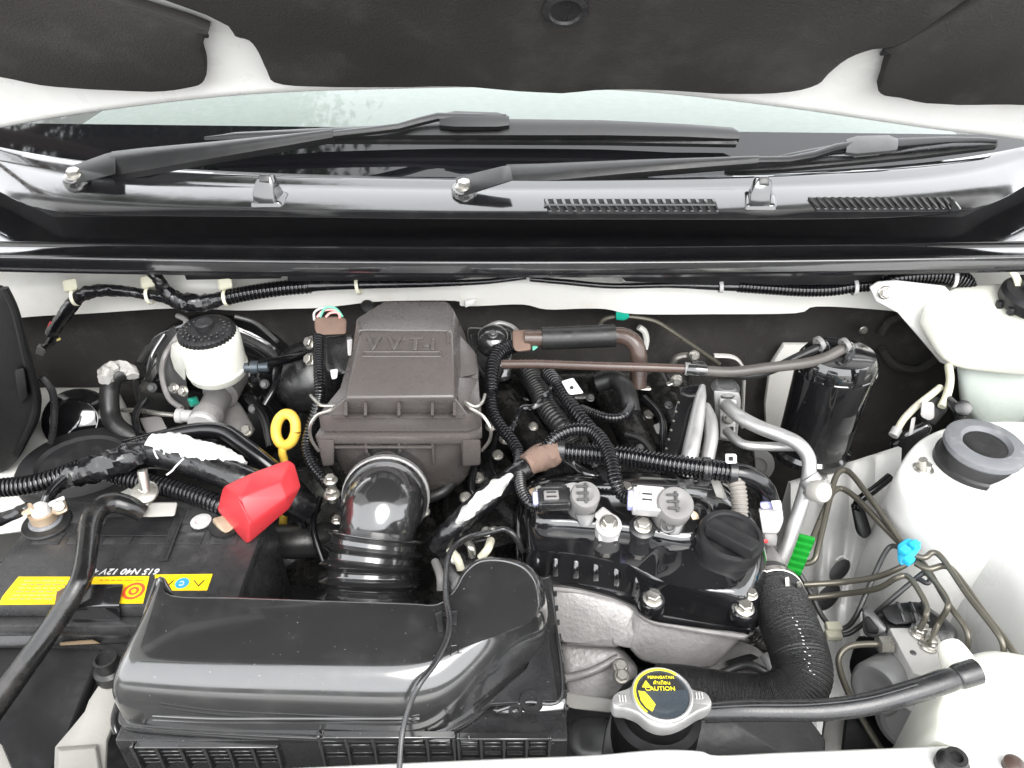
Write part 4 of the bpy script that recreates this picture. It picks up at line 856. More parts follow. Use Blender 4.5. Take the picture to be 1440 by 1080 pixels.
# base rim and lower body
rim = [(449, 614), (660, 614), (678, 606), (676, 560), (660, 520), (500, 515), (476, 560), (443, 612)]
mk('base_rim', plate(rim, .0165, .010, .0012), G(A), ac)
pts = []
for z_, sc_, yy in ((.008, 1.0, 0), (-.03, .97, 0), (-.07, .86, .008), (-.095, .66, .02)):
    a, b = P(455, 616, .008), P(668, 616, .008); cx = (a.x + b.x) / 2; hw = (b.x - a.x) / 2
    for f in (-1, -.5, .5, 1): pts.append(Vector((cx + hw * f * sc_, a.y + yy + (.012 if abs(f) == 1 else 0) * (1 if z_ < 0 else .2), z_)))
    for f in (-1, 1): pts.append(Vector((cx + hw * f * sc_, a.y + .16, z_)))
mk('base', hull(pts, .008, 4), G(A), ac)
for s, xs_ in ((-1, (446, 470)), (1, (650, 676))):   # side lugs
    x0, x1 = xs_
    mk('side_lug', hull([PY(x, y, Y) for Y in (.622, .642) for x, y in ((x0, 618), (x1, 618), (x1, 654), (x0 + (8 if s < 0 else 0), 656))], .002, 2), G(A), ac)
for x in (466, 514, 561, 608, 650): # ribs on the lower front
    a = P(x, 616, .010)
    mk('rib', box(a + Vector((0, -.001, -.018 if 480 < x < 620 else -.01)), (.0026, .005, .032 if 480 < x < 620 else .016), w=.0006), G(A), ac)
a, b = P(466, 622, .006), P(608, 622, .006)
mk('rib', box(Vector(((a.x + b.x) / 2, a.y - .0012, .001)), (b.x - a.x, .004, .0025), w=.0006), G(A), ac)
# right-hand ears
mk('side_ear', hull([(642, 466, .07), (668, 495, .05), (670, 526, .04), (642, 532, .05), (642, 466, .05), (668, 495, .04), (670, 526, .03), (642, 532, .03)], .0012), G(A), ac)
mk('side_ear', hull([(642, 530, .055), (673, 532, .04), (674, 576, .03), (645, 582, .04), (642, 530, .03), (673, 532, .03)], .0012), G(A), ac)
# embossed lettering on the sloping lid face
p1, p2 = P(486, 559, .066), P(508, 466, .096); n_l = (P(637, 466, .096) - p2).cross(p1 - p2).normalized(); n_l = n_l if n_l.z > 0 else -n_l
upv = (p2 - p1).normalized()
def PL(x, y, off=0): return PN(x, y, p1 + n_l * off, n_l)
text('V V T-i', PL(564, 485, .0006), Vector((1, 0, 0)), upv, .0235, G(A), ac, th=.0016, spacing=1.05, bevel=.018)
mk('embossed_line', prism([PL(546, 472, .0012), PL(596, 472, .0012), PL(594, 477, .0012), PL(548, 477, .0012)], -n_l * .002, .0003, 1), G(A), ac)
for y in (494.5, 501): mk('embossed_frame', tube([PL(510, y, .0006), PL(620, y, .0006)], r=.0011, n=8, sub=2), G(A), ac)
for x in (510.5, 619.5): mk('embossed_frame', tube([PL(x, 494, .0006), PL(x, 501, .0006)], r=.0011, n=8, sub=2), G(A), ac)
mk('embossed_frame', tube([PL(505, 470, .0003), PL(510, 464.8, .0003), PL(560, 465.2, .0003), PL(622, 465.4, .0003), PL(629, 468, .0003), PL(630, 484, .0003)], r=.0012, n=8), G(A), ac)
def wclip(pts): mk('wire_clip', tube(pts, 2.4, 8), G('steel'), ac)
wclip([(437, 556, .04), (442, 562, .042), (452, 570, .044), (470, 571, .047), (462, 578, .046), (446, 584, .042), (436, 600, .03), (438, 618, .012), (448, 634, -.004)])
wclip([(682, 555, .04), (678, 566, .042), (668, 572, .044), (654, 566, .05), (662, 574, .048), (680, 586, .04), (690, 604, .028), (688, 620, .01), (677, 634, -.006)])
# ================================================================== intake elbow with bellows
it = thing('intake_elbow', 'glossy black ribbed intake elbow below the air cleaner', 'intake hose', P(520, 840, -.14))
mk('collar', tube([(544, 694, -.036, 58), (542, 700, -.032, 60), (541, 706, -.028, 60)], 60, 36, sub=4), G('gloss'), it)
mk('elbow', tube([(546, 676, -.048, 56), (542, 700, -.032, 57), (538, 716, -.026, 56), (534, 732, -.031, 54), (530, 747, -.041, 53), (527, 762, -.050, 54)], 60, 40, sub=10), G('gloss'), it)
mk('clamp_highlight', tube([(543, 697, -.034, 61.5), (542.5, 700.5, -.0315, 61.5)], 61, 36, sub=3), G('pipe'), it)  # silver colour paints the highlight on the glossy black clamp ring
pb_ = [V3(t) for t in ((528, 752, -.044), (525, 772, -.054), (522, 795, -.065), (520, 820, -.077), (518, 846, -.09), (517, 870, -.102))]
cp = cat_rom(pb_, sub=16); rs = []; Ls = 0
bm = bmesh.new(); prev = None; rr0 = 60 * S(pb_[0]); rings_ = []
for i, p in enumerate(cp):
    if prev is not None: Ls += (p - prev).length
    prev = p; d = (cp[min(i + 1, len(cp) - 1)] - cp[max(i - 1, 0)]).normalized()
    ph = (Ls / .0150 + .45) % 1; r = rr0 * (1 + .2 * max(0, 1 - abs(ph - .5) * 3.2))
    x, y, _ = frame(d, Vector((1, 0, 0)))
    rings_.append([p + x * (r * math.cos(2 * math.pi * k / 40)) + y * (r * math.sin(2 * math.pi * k / 40)) for k in range(40)])
rings(bm, rings_); mk('bellows', bm, G('gloss'), it, 50)
# ================================================================== front resonator duct
rd = thing('intake_duct', 'big glossy black intake duct across the front of the engine', 'intake duct', P(450, 1040, -.06))
outer = [(226, 815), (240, 836), (330, 838), (480, 843), (575, 846), (612, 846), (634, 826), (646, 800), (668, 779), (705, 777), (740, 788), (762, 815), (770, 852), (768, 882), (752, 915), (722, 950), (686, 985), (650, 1012), (612, 1028), (560, 1034), (440, 1032), (300, 1028), (205, 1022), (176, 1012), (168, 985), (180, 930), (202, 868), (216, 830)]
inner = [(228, 818), (242, 839), (330, 842), (480, 847), (575, 850), (616, 851), (640, 832), (655, 808), (676, 792), (704, 791), (732, 801), (748, 822), (752, 850), (748, 872), (722, 884), (682, 900), (642, 912), (606, 922), (572, 927), (530, 928), (440, 927), (320, 925), (232, 923), (208, 920), (200, 912), (202, 900), (212, 866), (222, 832)]
mk('shell', dome(outer, inner, -.055, -.006, .030, sub=4, seg=12, zo=[.022] * 9 + [.02, .015, .008, .0, -.01, -.02, -.026] + [-.03] * 7 + [-.026, -.016, -.004, .008, .016]), G('gloss'), rd)
# flange lip all round the lower edge
zo_ = [.022] * 9 + [.02, .015, .008, .0, -.01, -.02, -.026] + [-.03] * 7 + [-.026, -.016, -.004, .008, .016]
ro = [P(x, y, z_) for (x, y), z_ in zip(outer, zo_)]; ro = [Vector((p.x, p.y, -.030)) for p in ro]; cc = sum(ro, Vector()) / len(ro)
ro = cat_rom([p + (p - cc).normalized() * .004 for p in ro], True, 4)
mk('flange', prism(ro, Vector((0, 0, -.005)), .0012), G('gloss'), rd)
yf = P(440, 1032, -.030).y
for yy, r_ in ((1010, 1.6), (1016, 1.2)): mk('seam', tube([PY(x, yy - (4 if x < 230 else 0), yf - .0012) for x in (215, 300, 400, 500, 590)], r=r_ * .0006, n=6), G('gloss'), rd)
mk('corner_ear', hull([(212, 830, .02), (224, 808, .030), (232, 812, .030), (246, 838, .022), (212, 830, .0), (246, 838, .0), (230, 826, .03)], .002), G('gloss'), rd)
mk('end_lip', tube([(222, 815, .024), (205, 865, .016), (184, 930, .0), (167, 985, -.026), (160, 1012, -.04), (164, 1030, -.048)], 4.5, 10), G('gloss'), rd)
mk('cable_clip', hull([(612, 864, .034), (622, 858, .034), (624, 888, .034), (616, 890, .034), (612, 864, .028), (622, 858, .028), (624, 888, .028), (616, 890, .028)], .001), G('satin'), rd)
mk('cable_clip', hull([(632, 860, .036), (644, 858, .036), (642, 880, .036), (630, 876, .036), (632, 860, .028), (644, 858, .028), (642, 880, .028), (630, 876, .028)], .001), G('satin'), rd)
mk('cable_clip', hull([(612, 862, .0325), (642, 860, .0325), (642, 866, .0325), (612, 868, .0325), (612, 862, .029), (642, 860, .029), (642, 866, .029), (612, 868, .029)], .0006), G('satin'), rd)
for pts_ in ([(634, 908), (634, 914), (634, 921)], [(634, 908), (642, 907)], [(646, 908), (645, 915), (643, 919)], [(640, 919), (650, 918)]):
    mk('mould_mark', tube([(x, y, .0302) for x, y in pts_], .9, 6, sub=3), G('gloss'), rd)
# lower housing: right-hand plate and slotted front
lh = thing('duct_housing', 'black slotted housing under the glossy intake duct', 'duct housing', P(450, 1080, -.13))
mk('side_wall', hull([(756, 812, -.03), (776, 808, -.03), (797, 980, -.03), (796, 1000, -.035), (690, 1005, -.036), (756, 812, -.14), (797, 985, -.14), (690, 1005, -.14)], .003), G('gloss'), lh)
mk('top_plate', plate([(768, 870), (785, 985), (690, 990), (672, 1000), (740, 940)], -.026, .004, .001), G('satin'), lh)
mk('plate_lip', tube([(782, 880, -.025), (790, 980, -.025), (740, 988, -.026), (700, 1000, -.028)], 2.5, 8), G('gloss'), lh)
for x, y, r in ((747, 988, .0095), (725, 1001, .0055)):
    mk('mount_ring', lathe([(r * .45, 0), (r * .5, .003), (r * .95, .003), (r, 0)], P(x, y, -.027), Z, 24, cap=False), G('satin'), lh)
for i in range(9):
    x, y = 779 + i * 2, 835 + i * 20
    mk('edge_tooth', box(P(x + 2, y, -.034), (.003, .004, .004), w=.0008), G('gloss'), lh)
yw = P(300, 1040, -.035).y
mk('front_wall', box(Vector((P(480, 1045, -.04).x, yw + .02, -.085)), (.345, .04, .095), w=.003), G('satin'), lh)
def grille(x0, x1, n, rows):
    for r_ in rows:
        for i in range(n):
            xa = x0 + (x1 - x0) * i / n + 3; xb = x0 + (x1 - x0) * (i + 1) / n - 4
            a, b = P(xa, r_, -.05), P(xb, r_, -.05); dz = PY(xa, r_, yw - .002).z
            for zz in (dz, dz - .005):
                mk('slot_lip', box(Vector(((a.x + b.x) / 2, yw - .001, zz)), (b.x - a.x, .004, .0014), w=.0005, seg=1), G('gloss'), lh)
    for i in range(n + 1):
        xa = x0 + (x1 - x0) * i / n; zt_ = PY(xa, rows[0] - 12, yw).z; zb = PY(xa, 1078, yw).z
        mk('slot_post', box(Vector((P(xa, 1055, -.05).x, yw - .0015, (zt_ + zb) / 2)), (.0025, .005, zt_ - zb), w=.0006, seg=1), G('gloss'), lh)
    a = PY(x0, rows[0] - 12, yw); b = PY(x1, rows[0] - 12, yw)
    mk('grille_top', box(Vector(((a.x + b.x) / 2, yw - .002, a.z)), (b.x - a.x, .006, .002), w=.0007, seg=1), G('gloss'), lh)
grille(192, 392, 6, (1056, 1066)); grille(455, 640, 5, (1042, 1058)); grille(646, 772, 4, (1044, 1060))
# ================================================================== throttle cable
cb = thing('throttle_cable', 'thin black cable clipped over the front duct', 'cable', P(600, 950, .03))
mk('cable', tube([(735, 775, -.035), (722, 752, -.015), (708, 744, -.012), (690, 748, -.01), (660, 756, -.002), (636, 772, .016), (628, 800, .026), (627, 840, .034), (632, 872, .038), (628, 900, .037), (612, 932, .036), (590, 962, .034), (576, 992, .022), (566, 1030, .008), (562, 1075, -.002), (561, 1120, -.01)], 4.2, 10, sub=10), G('satin'), cb)
mk('end_fitting', hull([(683, 742, -.012), (700, 738, -.012), (704, 748, -.014), (688, 752, -.014), (692, 744, -.004)], .002), G('steel'), cb)
tb = thing('throttle_body', 'partly hidden metal throttle linkage behind the front duct', 'throttle body', P(660, 790, -.08))
mk('housing', hull([(612, 770, -.05), (690, 752, -.05), (700, 800, -.06), (640, 840, -.07), (612, 830, -.07), (612, 770, -.14), (690, 752, -.14), (640, 840, -.14)], .006), G('block'), tb)
for a, b, m in (((632, 772, -.045), (648, 800, -.05), 'nylon'), ((655, 758, -.04), (664, 782, -.045), 'steel'), ((690, 760, -.04), (676, 784, -.045), 'nylon'), ((612, 790, -.05), (620, 830, -.055), 'grey')):
    mk('linkage_arm', tube([a, ((a[0] + b[0]) / 2 + 3, (a[1] + b[1]) / 2, a[2] + .004), b], 6, 10), G(m), tb)
bolt(tb, (640, 785, -.044), 9, Vector((-.3, -.7, .7))); bolt(tb, (684, 748, -.03), 8, Vector((0, -.3, 1)))
# ================================================================== valve cover and cylinder head
vc = thing('valve_cover', 'glossy black valve cover with oil filler on top of the engine', 'valve cover', P(920, 850, -.07))
outer = [(735, 802), (753, 813), (785, 815), (818, 819), (848, 825), (871, 831), (890, 840), (899, 850), (918, 860), (948, 866), (1017, 877), (1060, 874), (1078, 800), (1045, 720), (990, 682), (820, 676), (738, 694)]
inner = [(746, 768), (757, 774), (780, 776), (801, 778), (830, 782), (854, 787), (880, 793), (900, 800), (922, 812), (950, 824), (1005, 829), (1036, 815), (1052, 770), (1024, 715), (984, 696), (822, 690), (752, 704)]
bm = dome(outer, inner, -.075, -.062, -.022, sub=4, seg=8); bm.normal_update(); COVER = BVHTree.FromBMesh(bm)
mk('cover', bm, G('gloss2'), vc)
ro = [P(x, y, -.064) for x, y in outer]; cc = sum(ro, Vector()) / len(ro); ro = cat_rom([p + (p - cc).normalized() * .005 for p in ro], True, 3)
mk('flange', prism(ro, Vector((0, 0, -.009)), .002), G('gloss2'), vc)
mk('upper_deck', dome([(752, 742), (800, 748), (880, 756), (960, 768), (1000, 752), (985, 700), (820, 692), (756, 706)], [(766, 722), (802, 728), (880, 736), (950, 744), (975, 736), (968, 708), (820, 700), (768, 712)], -.03, -.020, -.008, sub=4, seg=5), G('gloss2'), vc)
for x, y in ((755, 792), (781, 795), (810, 798), (838, 802), (867, 809), (897, 821)):
    mk('rib', hull([(x - 4, y - 10, -.032), (x + 4, y - 10, -.032), (x + 4, y + 12, -.062), (x - 4, y + 12, -.062), (x - 4, y + 16, -.056), (x + 4, y + 16, -.056), (x - 4, y + 4, -.04), (x + 4, y + 4, -.04)], .0012), G('gloss2'), vc)
for x, y in ((918, 838), (1047, 851), (1056, 832)):
    h_ = COVER.ray_cast(EYE, ray(x, y).normalized())[0]; h_ = (h_ if h_ is not None else P(x, y, -.06)) + Vector((0, -.001, -.003))
    if x != 1056: mk('bolt_boss', lathe([(.0125, -.009), (.0125, -.002), (.011, 0), (.003, 0)], h_, Z, 24), G('gloss2'), vc)
    bolt(vc, h_, 14 if x != 1056 else 10, Vector((0, -.1, 1)))
# oil filler cap
oc = thing('oil_filler_cap', 'round black oil filler cap with raised grip bar', 'filler cap', P(1025, 790, -.03))
c0 = P(1025, 762, -.014); k = S(c0)
mk('cap', lathe([(44 * k, -.022), (45 * k, -.004), (46 * k, 0), (46 * k, .008), (44 * k, .011), (38 * k, .012), (36 * k, .010), (10 * k, .010)], c0, Vector((.05, -.12, 1)), 40), G('matte'), oc)
a, b = P(996, 740, .004), P(1062, 778, .002)
d = (b - a).normalized()
mk('grip_bar', box((a + b) / 2 + Vector((0, 0, .0015)), ((b - a).length, .016, .014), Matrix.Rotation(math.atan2(d.y, d.x), 3, 'Z'), .003), G('matte'), oc)
solo('filler_tether', tube([(978, 755, -.012), (985, 745, -.01), (1000, 738, -.008), (1010, 738, -.008)], 1.2, 6), G('steel'), 'thin wire beside the oil filler cap', 'wire')
ch = thing('cylinder_head', 'bare cast aluminium cylinder head below the black valve cover', 'cylinder head', P(920, 940, -.16))
mk('casting', hull([(768, 822, -.074), (815, 826, -.074), (868, 838, -.074), (896, 856, -.074), (876, 900, -.10), (868, 912, -.11), (790, 908, -.12), (772, 880, -.11), (768, 822, -.2), (896, 856, -.2)], .006, 4), G('alu'), ch)
mk('casting', hull([(888, 850, -.074), (908, 866, -.074), (950, 872, -.074), (1018, 884, -.074), (1058, 880, -.074), (1036, 900, -.09), (1002, 940, -.12), (948, 944, -.122), (900, 930, -.118), (882, 910, -.105), (888, 850, -.2), (1058, 880, -.2)], .008, 4), G('alu'), ch)
mk('casting', hull([(846, 832, -.076), (884, 842, -.076), (930, 868, -.076), (900, 915, -.108), (862, 908, -.105), (846, 832, -.2), (930, 868, -.2)], .006, 4), G('alu'), ch)
mk('gasket_edge', prism(cat_rom([p + Vector((0, -.002, -.009)) for p in ([P(x, y, -.064) + Vector((0, -.003, 0)) for x, y in outer])], True, 3), Vector((0, 0, -.004)), .001), G('alu'), ch)
tc_ = thing('timing_cover', 'rough cast aluminium timing cover low behind the radiator cap', 'timing cover', P(880, 990, -.2))
mk('casting', hull([(785, 900, -.13), (870, 905, -.125), (900, 940, -.14), (880, 985, -.16), (800, 985, -.16), (785, 900, -.25), (900, 940, -.25), (800, 985, -.25)], .008, 3), G('alu'), tc_)
mk('casting', hull([(960, 930, -.15), (1050, 895, -.14), (1095, 930, -.15), (1100, 980, -.16), (1000, 985, -.16), (960, 930, -.25), (1100, 980, -.25)], .010, 3), G('alu'), tc_)
mk('web', tube([(790, 955, -.14), (830, 945, -.132), (870, 925, -.125)], 6, 10), G('alu'), tc_)
mk('web', tube([(1010, 950, -.142), (1050, 935, -.135), (1085, 950, -.14)], 6, 10), G('dgrey'), tc_)
mk('hole', hull([(1020, 930, -.137), (1055, 918, -.135), (1068, 925, -.135), (1030, 940, -.138), (1020, 930, -.142), (1068, 925, -.14)], .001), G('dark'), tc_)
for x, y in ((872, 938), (874, 952)): bolt(tc_, (x, y, -.118), 12, Vector((0, -.3, 1)))
solo('crossmember_strip', hull([(790, 972, -.10), (870, 984, -.10), (872, 1004, -.105), (794, 996, -.105), (790, 972, -.11), (872, 1004, -.115)], .002), G('bracket'), 'beige flat metal strip between the duct and the radiator cap', 'metal strip')
solo('pulley_casting', hull([(800, 1010, -.18), (870, 1005, -.17), (890, 1050, -.18), (850, 1075, -.19), (800, 1070, -.2), (800, 1010, -.25), (890, 1050, -.26)], .015, 3), G('dgrey'), 'dim grey casting deep below the beige strip', 'casting')
# ================================================================== sensors on the valve cover
def sensor(label, c, r, con, conm, lockm, grp=None):
    t = thing('cam_sensor', label, 'sensor', P(c[0], c[1] + 20, -.012), 'sensors on the valve cover')
    ax = Vector((.05, -.45, 1)); p = P(*c); k = S(p)
    mk('body', lathe([(r * .95 * k, -.028), (r * k, -.004), (r * k, .006), (r * .92 * k, .0085), (r * .55 * k, .009), (r * .5 * k, .0085)], p, ax, 32), G('grey'), t)
    for j in range(3):
        mk('rib', box(p + ax.normalized() * .0095 + Vector((-.003, 0, .0012)) + Vector((0, 1, .45)).normalized() * ((j - 1) * .0065), (.011, .0022, .002), Matrix.Rotation(.42, 3, 'X'), .0004, 1), G('dgrey'), t)
    mk('rib', box(p + ax.normalized() * .0095 + Vector((.0, 0, .0012)), (.0025, .020, .0018), Matrix.Rotation(.42, 3, 'X'), .0004, 1), G('dgrey'), t)
    (x, y, z), L, W, ang = con
    q = P(x, y, z); MM = Matrix.Rotation(ang, 3, 'Z') @ Matrix.Rotation(.35, 3, 'X')
    mk('connector', box(q, (L, W, .014), MM, .002), G(conm), t)
    for s in (-1, 1): mk('connector_rail', box(q + MM @ Vector((0, s * W * .46, .005)), (L * .8, .003, .008), MM, .0008, 1), G('satin' if conm != 'lgrey' else 'lgrey'), t)
    mk('lock_tab', box(q + MM @ Vector((-.003, 0, .008)), (L * .45, W * .5, .004), MM, .0008, 1), G('grey' if conm != 'lgrey' else 'inkw'), t)
    for s in (-1, 1): mk('lock_slot', box(q + MM @ Vector((-.003, s * W * .12, .0095)), (L * .3, W * .07, .003), MM, .0003, 1), G('ink'), t)
    mk('wire_seal', box(q + MM @ Vector((-L * .55, 0, 0)), (.006, W * .7, .010), MM, .0015), G(lockm), t)
    mk('foot', hull([(c[0] - 14, c[1] + 22, c[2] - .012), (c[0] + 16, c[1] + 22, c[2] - .012), (c[0] + 8, c[1] + 42, c[2] - .02), (c[0] - 6, c[1] + 42, c[2] - .02), (c[0] - 14, c[1] + 18, c[2] - .03), (c[0] + 16, c[1] + 20, c[2] - .03)], .002), G('dgrey'), t)
    return t
s1 = sensor('round grey sensor with black connector on the valve cover, left one', (822, 700, .018), 21, ((779, 702, .014), .031, .019, .05), 'satin', 'violet')
s2 = sensor('round grey sensor with white connector on the valve cover, right one', (948, 712, .018), 26, ((913, 706, .018), .031, .024, -.12), 'lgrey', 'violet')
mk('bracket', hull([(940, 690, .012), (962, 680, .016), (966, 694, .016), (944, 704, .014), (940, 690, .006), (966, 694, .008)], .0012), G('dgrey'), s2); bolt(s2, (958, 685, .018), 7, Vector((0, -.3, 1)), BOLT_D)
mk('wire_frame', tube([(932, 728, .012), (930, 742, .008), (936, 748, .006), (946, 746, .006), (948, 738, .008), (936, 734, .01)], 2, 6), G('dgrey'), s2)
mk('side_plate', hull([(968, 714, .0), (980, 720, -.004), (984, 730, -.008), (974, 732, -.008), (968, 722, -.01), (984, 728, -.014)], .001), G('brass'), s2)
mk('mount', lathe([(.014, -.02), (.014, -.002), (.011, 0), (.002, 0)], P(808, 690, .004), Z, 24), G('lgrey'), s1)
mk('mount', lathe([(.011, -.012), (.011, 0), (.006, .002)], P(756, 696, .002), Z, 24), G('brass'), s1); bolt(s1, (758, 692, .003), 9)
for lab, (x, y), tabs in (('left flat tab bracket with bolt on the front of the valve cover', (856, 737), 1), ('round bolted boss beside the white connector on the valve cover', (904, 740), 0)):
    t = thing('coil_bolt', lab, 'bolt', P(x, y + 10, -.02), 'bolts on the valve cover front')
    mk('boss', lathe([(.0125, -.02), (.0125, -.001), (.011, 0), (.002, 0)], P(x, y, -.006), Vector((0, -.3, 1)), 26), G('lgrey' if tabs else 'satin'), t)
    bolt(t, (x, y - 1, -.005), 13, Vector((0, -.3, 1)))
    if tabs:
        mk('tab', hull([(834, 724, -.002), (848, 712, .0), (866, 726, -.002), (848, 742, -.006), (834, 724, -.006), (848, 712, -.004), (866, 726, -.006)], .0012), G('lgrey'), t)
        for dx in (-12, 10): mk('leg', hull([(x + dx - 3, y + 8, -.008), (x + dx + 3, y + 8, -.008), (x + dx + 3, y + 24, -.02), (x + dx - 3, y + 24, -.02), (x + dx - 3, y + 8, -.012), (x + dx + 3, y + 24, -.024)], .0006, 1), G('lgrey'), t)
for lab, (x, y) in (('silver bolt head under the arched conduit above the right sensor', (880, 688)),):
    t = thing('cover_bolt', lab, 'bolt', P(x, y + 6, -.01)); bolt(t, (x, y, -.004), 11, Vector((0, -.2, 1)))
# ================================================================== engine harness
conduit('corrugated_conduit', [(700, 520, .02), (694, 535, .018), (690, 556, .014), (694, 582, .006), (706, 602, .0), (722, 622, -.004), (730, 640, -.006), (730, 665, -.002), (734, 690, .004), (746, 708, .008), (760, 712, .01)], 'corrugated conduit running down the right side of the air cleaner to the left sensor', r=9, corr=(5, .22))
conduit('corrugated_conduit', [(722, 487, .03), (706, 493, .034), (694, 508, .032), (691, 530, .026), (691, 552, .018)], 'brownish corrugated conduit curving from the brown taped joint down', r=10, corr=(5, .2))
conduit('corrugated_conduit', [(766, 632, .01), (782, 614, .02), (806, 604, .026), (832, 606, .028), (850, 624, .026), (860, 650, .022), (865, 676, .016), (874, 694, .010), (890, 702, .012), (902, 704, .014)], 'arched corrugated conduit looping over to the white connector', r=10, corr=(5.2, .22))
mh = thing('main_harness', 'thick horizontal corrugated harness above the valve cover', 'wiring harness', P(920, 680, -.01))
mk('corrugated_run', tube([(782, 634, .004), (820, 637, .004), (880, 642, .006), (940, 652, .008), (990, 659, .008), (1030, 664, .006)], 15, corr=(5.6, .2), n=18), G('cable'), mh)
mk('tail', tube([(1024, 663, .006, 13), (1050, 668, .002, 14), (1072, 682, -.01, 14), (1082, 702, -.03, 13), (1086, 722, -.06, 12)], 14, 16), G('cable'), mh)
mk('branch_wrap', tube([(785, 634, .004, 15), (775, 638, .004, 19), (755, 646, .002, 19), (740, 654, 0, 16)], 18, 16, jit=.15), G('brown_tape'), mh)
mk('taped_run', tube([(752, 650, -.002, 14), (720, 672, -.006, 16), (690, 696, -.012, 17), (660, 722, -.02, 17), (636, 746, -.03, 17), (615, 770, -.05, 16)], 16, 18, jit=.12), G('tape'), mh)
mk('scuffed_wrap', tube([(719, 668, .008, 4), (702, 682, .006, 9), (676, 703, .0, 10), (655, 722, -.008, 8), (642, 736, -.016, 3)], 9, 12, jit=.6), G('scuff'), mh)
for x, y, rr in ((789, 633, 17), (993, 660, 17.5), (1030, 664, 17)):
    p = P(x, y, .006); mk('clamp', lathe([(rr * S(p) - .001, -.004), (rr * S(p), -.0035), (rr * S(p), .0035), (rr * S(p) - .001, .004)], p, Vector((1, -.08, 0)), 24, cap=False), G('satin'), mh)
mk('clip', hull([(1020, 638, .022), (1036, 638, .022), (1036, 652, .018), (1020, 652, .018), (1020, 638, .016), (1036, 652, .012)], .001), G('inkw'), mh)
mk('clip_hole', hull([(1025, 642, .0235), (1031, 642, .0235), (1031, 648, .0215), (1025, 648, .0215), (1025, 642, .018), (1031, 648, .016)], .0003, 1), G('ink'), mh)
conduit('corrugated_conduit', [(770, 525, .01), (784, 542, .012), (800, 566, .01), (818, 590, .006), (836, 612, 0), (845, 640, -.012)], 'corrugated conduit dropping from the white clip toward the main harness', r=11, corr=(5.5, .2))
conduit('corrugated_conduit', [(818, 575, -.006), (836, 582, -.002), (858, 588, .0), (876, 585, .0), (886, 572, -.002), (884, 555, -.006)], 'thin corrugated conduit hooked around the black rubber hose', r=7, corr=(4, .2))
solo('breather_hose', tube([(888, 580, -.012), (884, 560, -.002), (876, 542, .004), (862, 534, .002), (840, 540, -.006)], 13, 16), G('rubber'), 'short black rubber hose bend right of the white clip', 'hose')
conduit('corrugated_conduit', [(740, 520, -.02), (756, 545, -.02), (770, 575, -.018), (790, 600, -.018), (806, 625, -.03)], 'dull ribbed hose passing under the arched conduit', r=16, corr=(6, .12), m='rubber')
wc = thing('white_clip', 'white plastic wiring clip above the engine harness', 'clip', P(803, 548, .015))
mk('plate', hull([(789, 536, .024), (806, 531, .026), (821, 553, .020), (800, 556, .020), (789, 536, .018), (806, 531, .020), (821, 553, .014)], .0015), G('inkw'), wc)
mk('hole', lathe([(.0022, 0), (.002, .0006)], P(804, 545, .0245), Vector((0, -.4, 1)), 12), G('ink'), wc)
solo('thin_harness', tube([(775, 545, .012), (768, 556, .012), (755, 570, .01), (735, 575, .006), (726, 590, .0), (718, 606, -.002)], 4, 8, jit=.4), G('tape'), 'thin knotted black wiring in the middle of the engine', 'wiring')
# brown hoses, foam sleeve
solo('vent_hose', tube([(705, 512, .026), (760, 512, .028), (850, 515, .03), (920, 517, .03), (972, 519, .03)], 6.5, 14), G('brown_hose'), 'long thin brown hose running right across the engine', 'hose')
solo('vent_hose', tube([(985, 521, .03), (1030, 523, .03), (1080, 517, .032), (1130, 511, .034), (1160, 503, .036), (1182, 492, .042), (1194, 486, .046)], 7.5, 14), G('grey_hose'), 'grey hose curving up to the black canister', 'hose')
solo('purge_hose', tube([(1010, 524, .02), (1050, 528, .018), (1085, 520, .02), (1120, 503, .03), (1148, 490, .04), (1158, 485, .044)], 6.5, 12), G('rubber'), 'black hose behind the grey hose to the canister', 'hose')
hj = thing('hose_joint', 'black hose joint with clamp between brown and grey hoses', 'hose joint', P(978, 525, .02))
mk('joint', tube([(966, 519, .03), (980, 520, .031), (992, 521, .03)], 9, 14), G('gloss'), hj)
mk('bracket', hull([(972, 508, .034), (990, 508, .034), (996, 520, .034), (974, 512, .034), (972, 508, .026), (996, 520, .028)], .001), G('gloss'), hj)
mk('collar', tube([(963, 518.5, .03), (970, 519, .03)], 9.5, 14, sub=2), G('grey'), hj)
fs = thing('foam_sleeve_hose', 'brown hose bend in a matte black foam sleeve behind the air cleaner', 'hose', P(820, 500, .02))
mk('sleeve', tube([(762, 476, .044), (800, 475, .044), (864, 472, .044)], 16, 24, sub=6), G('rubber'), fs)
mk('hose', tube([(738, 476, .044), (770, 476, .044), (800, 475, .044), (860, 472, .044), (880, 474, .044), (893, 484, .038), (898, 500, .026), (898, 520, .01), (897, 545, -.01)], 12, 18), G('brown_hose'), fs)
jn = thing('taped_joint', 'brown cloth taped wiring joint right of the air cleaner', 'taped joint', P(733, 495, .03))
mk('tape', hull([(720, 464, .050), (746, 464, .050), (747, 492, .040), (721, 496, .040), (720, 464, .036), (746, 464, .036), (747, 494, .03)], .003), G('brown_tape'), jn)
mk('tag', hull([(748, 484, .04), (757, 488, .038), (749, 494, .036), (748, 484, .038), (757, 488, .036)], .0004, 1), G('wgreen'), jn)
vsv = thing('vacuum_valve', 'black valve housing with bolt behind the air cleaner', 'valve', P(690, 530, -.02))
mk('housing', hull([(655, 460, .03), (720, 462, .03), (722, 490, .02), (718, 535, -.01), (680, 540, -.01), (660, 500, .01), (655, 460, -.04), (720, 462, -.04), (718, 535, -.05)], .006, 3), G('gloss'), vsv)
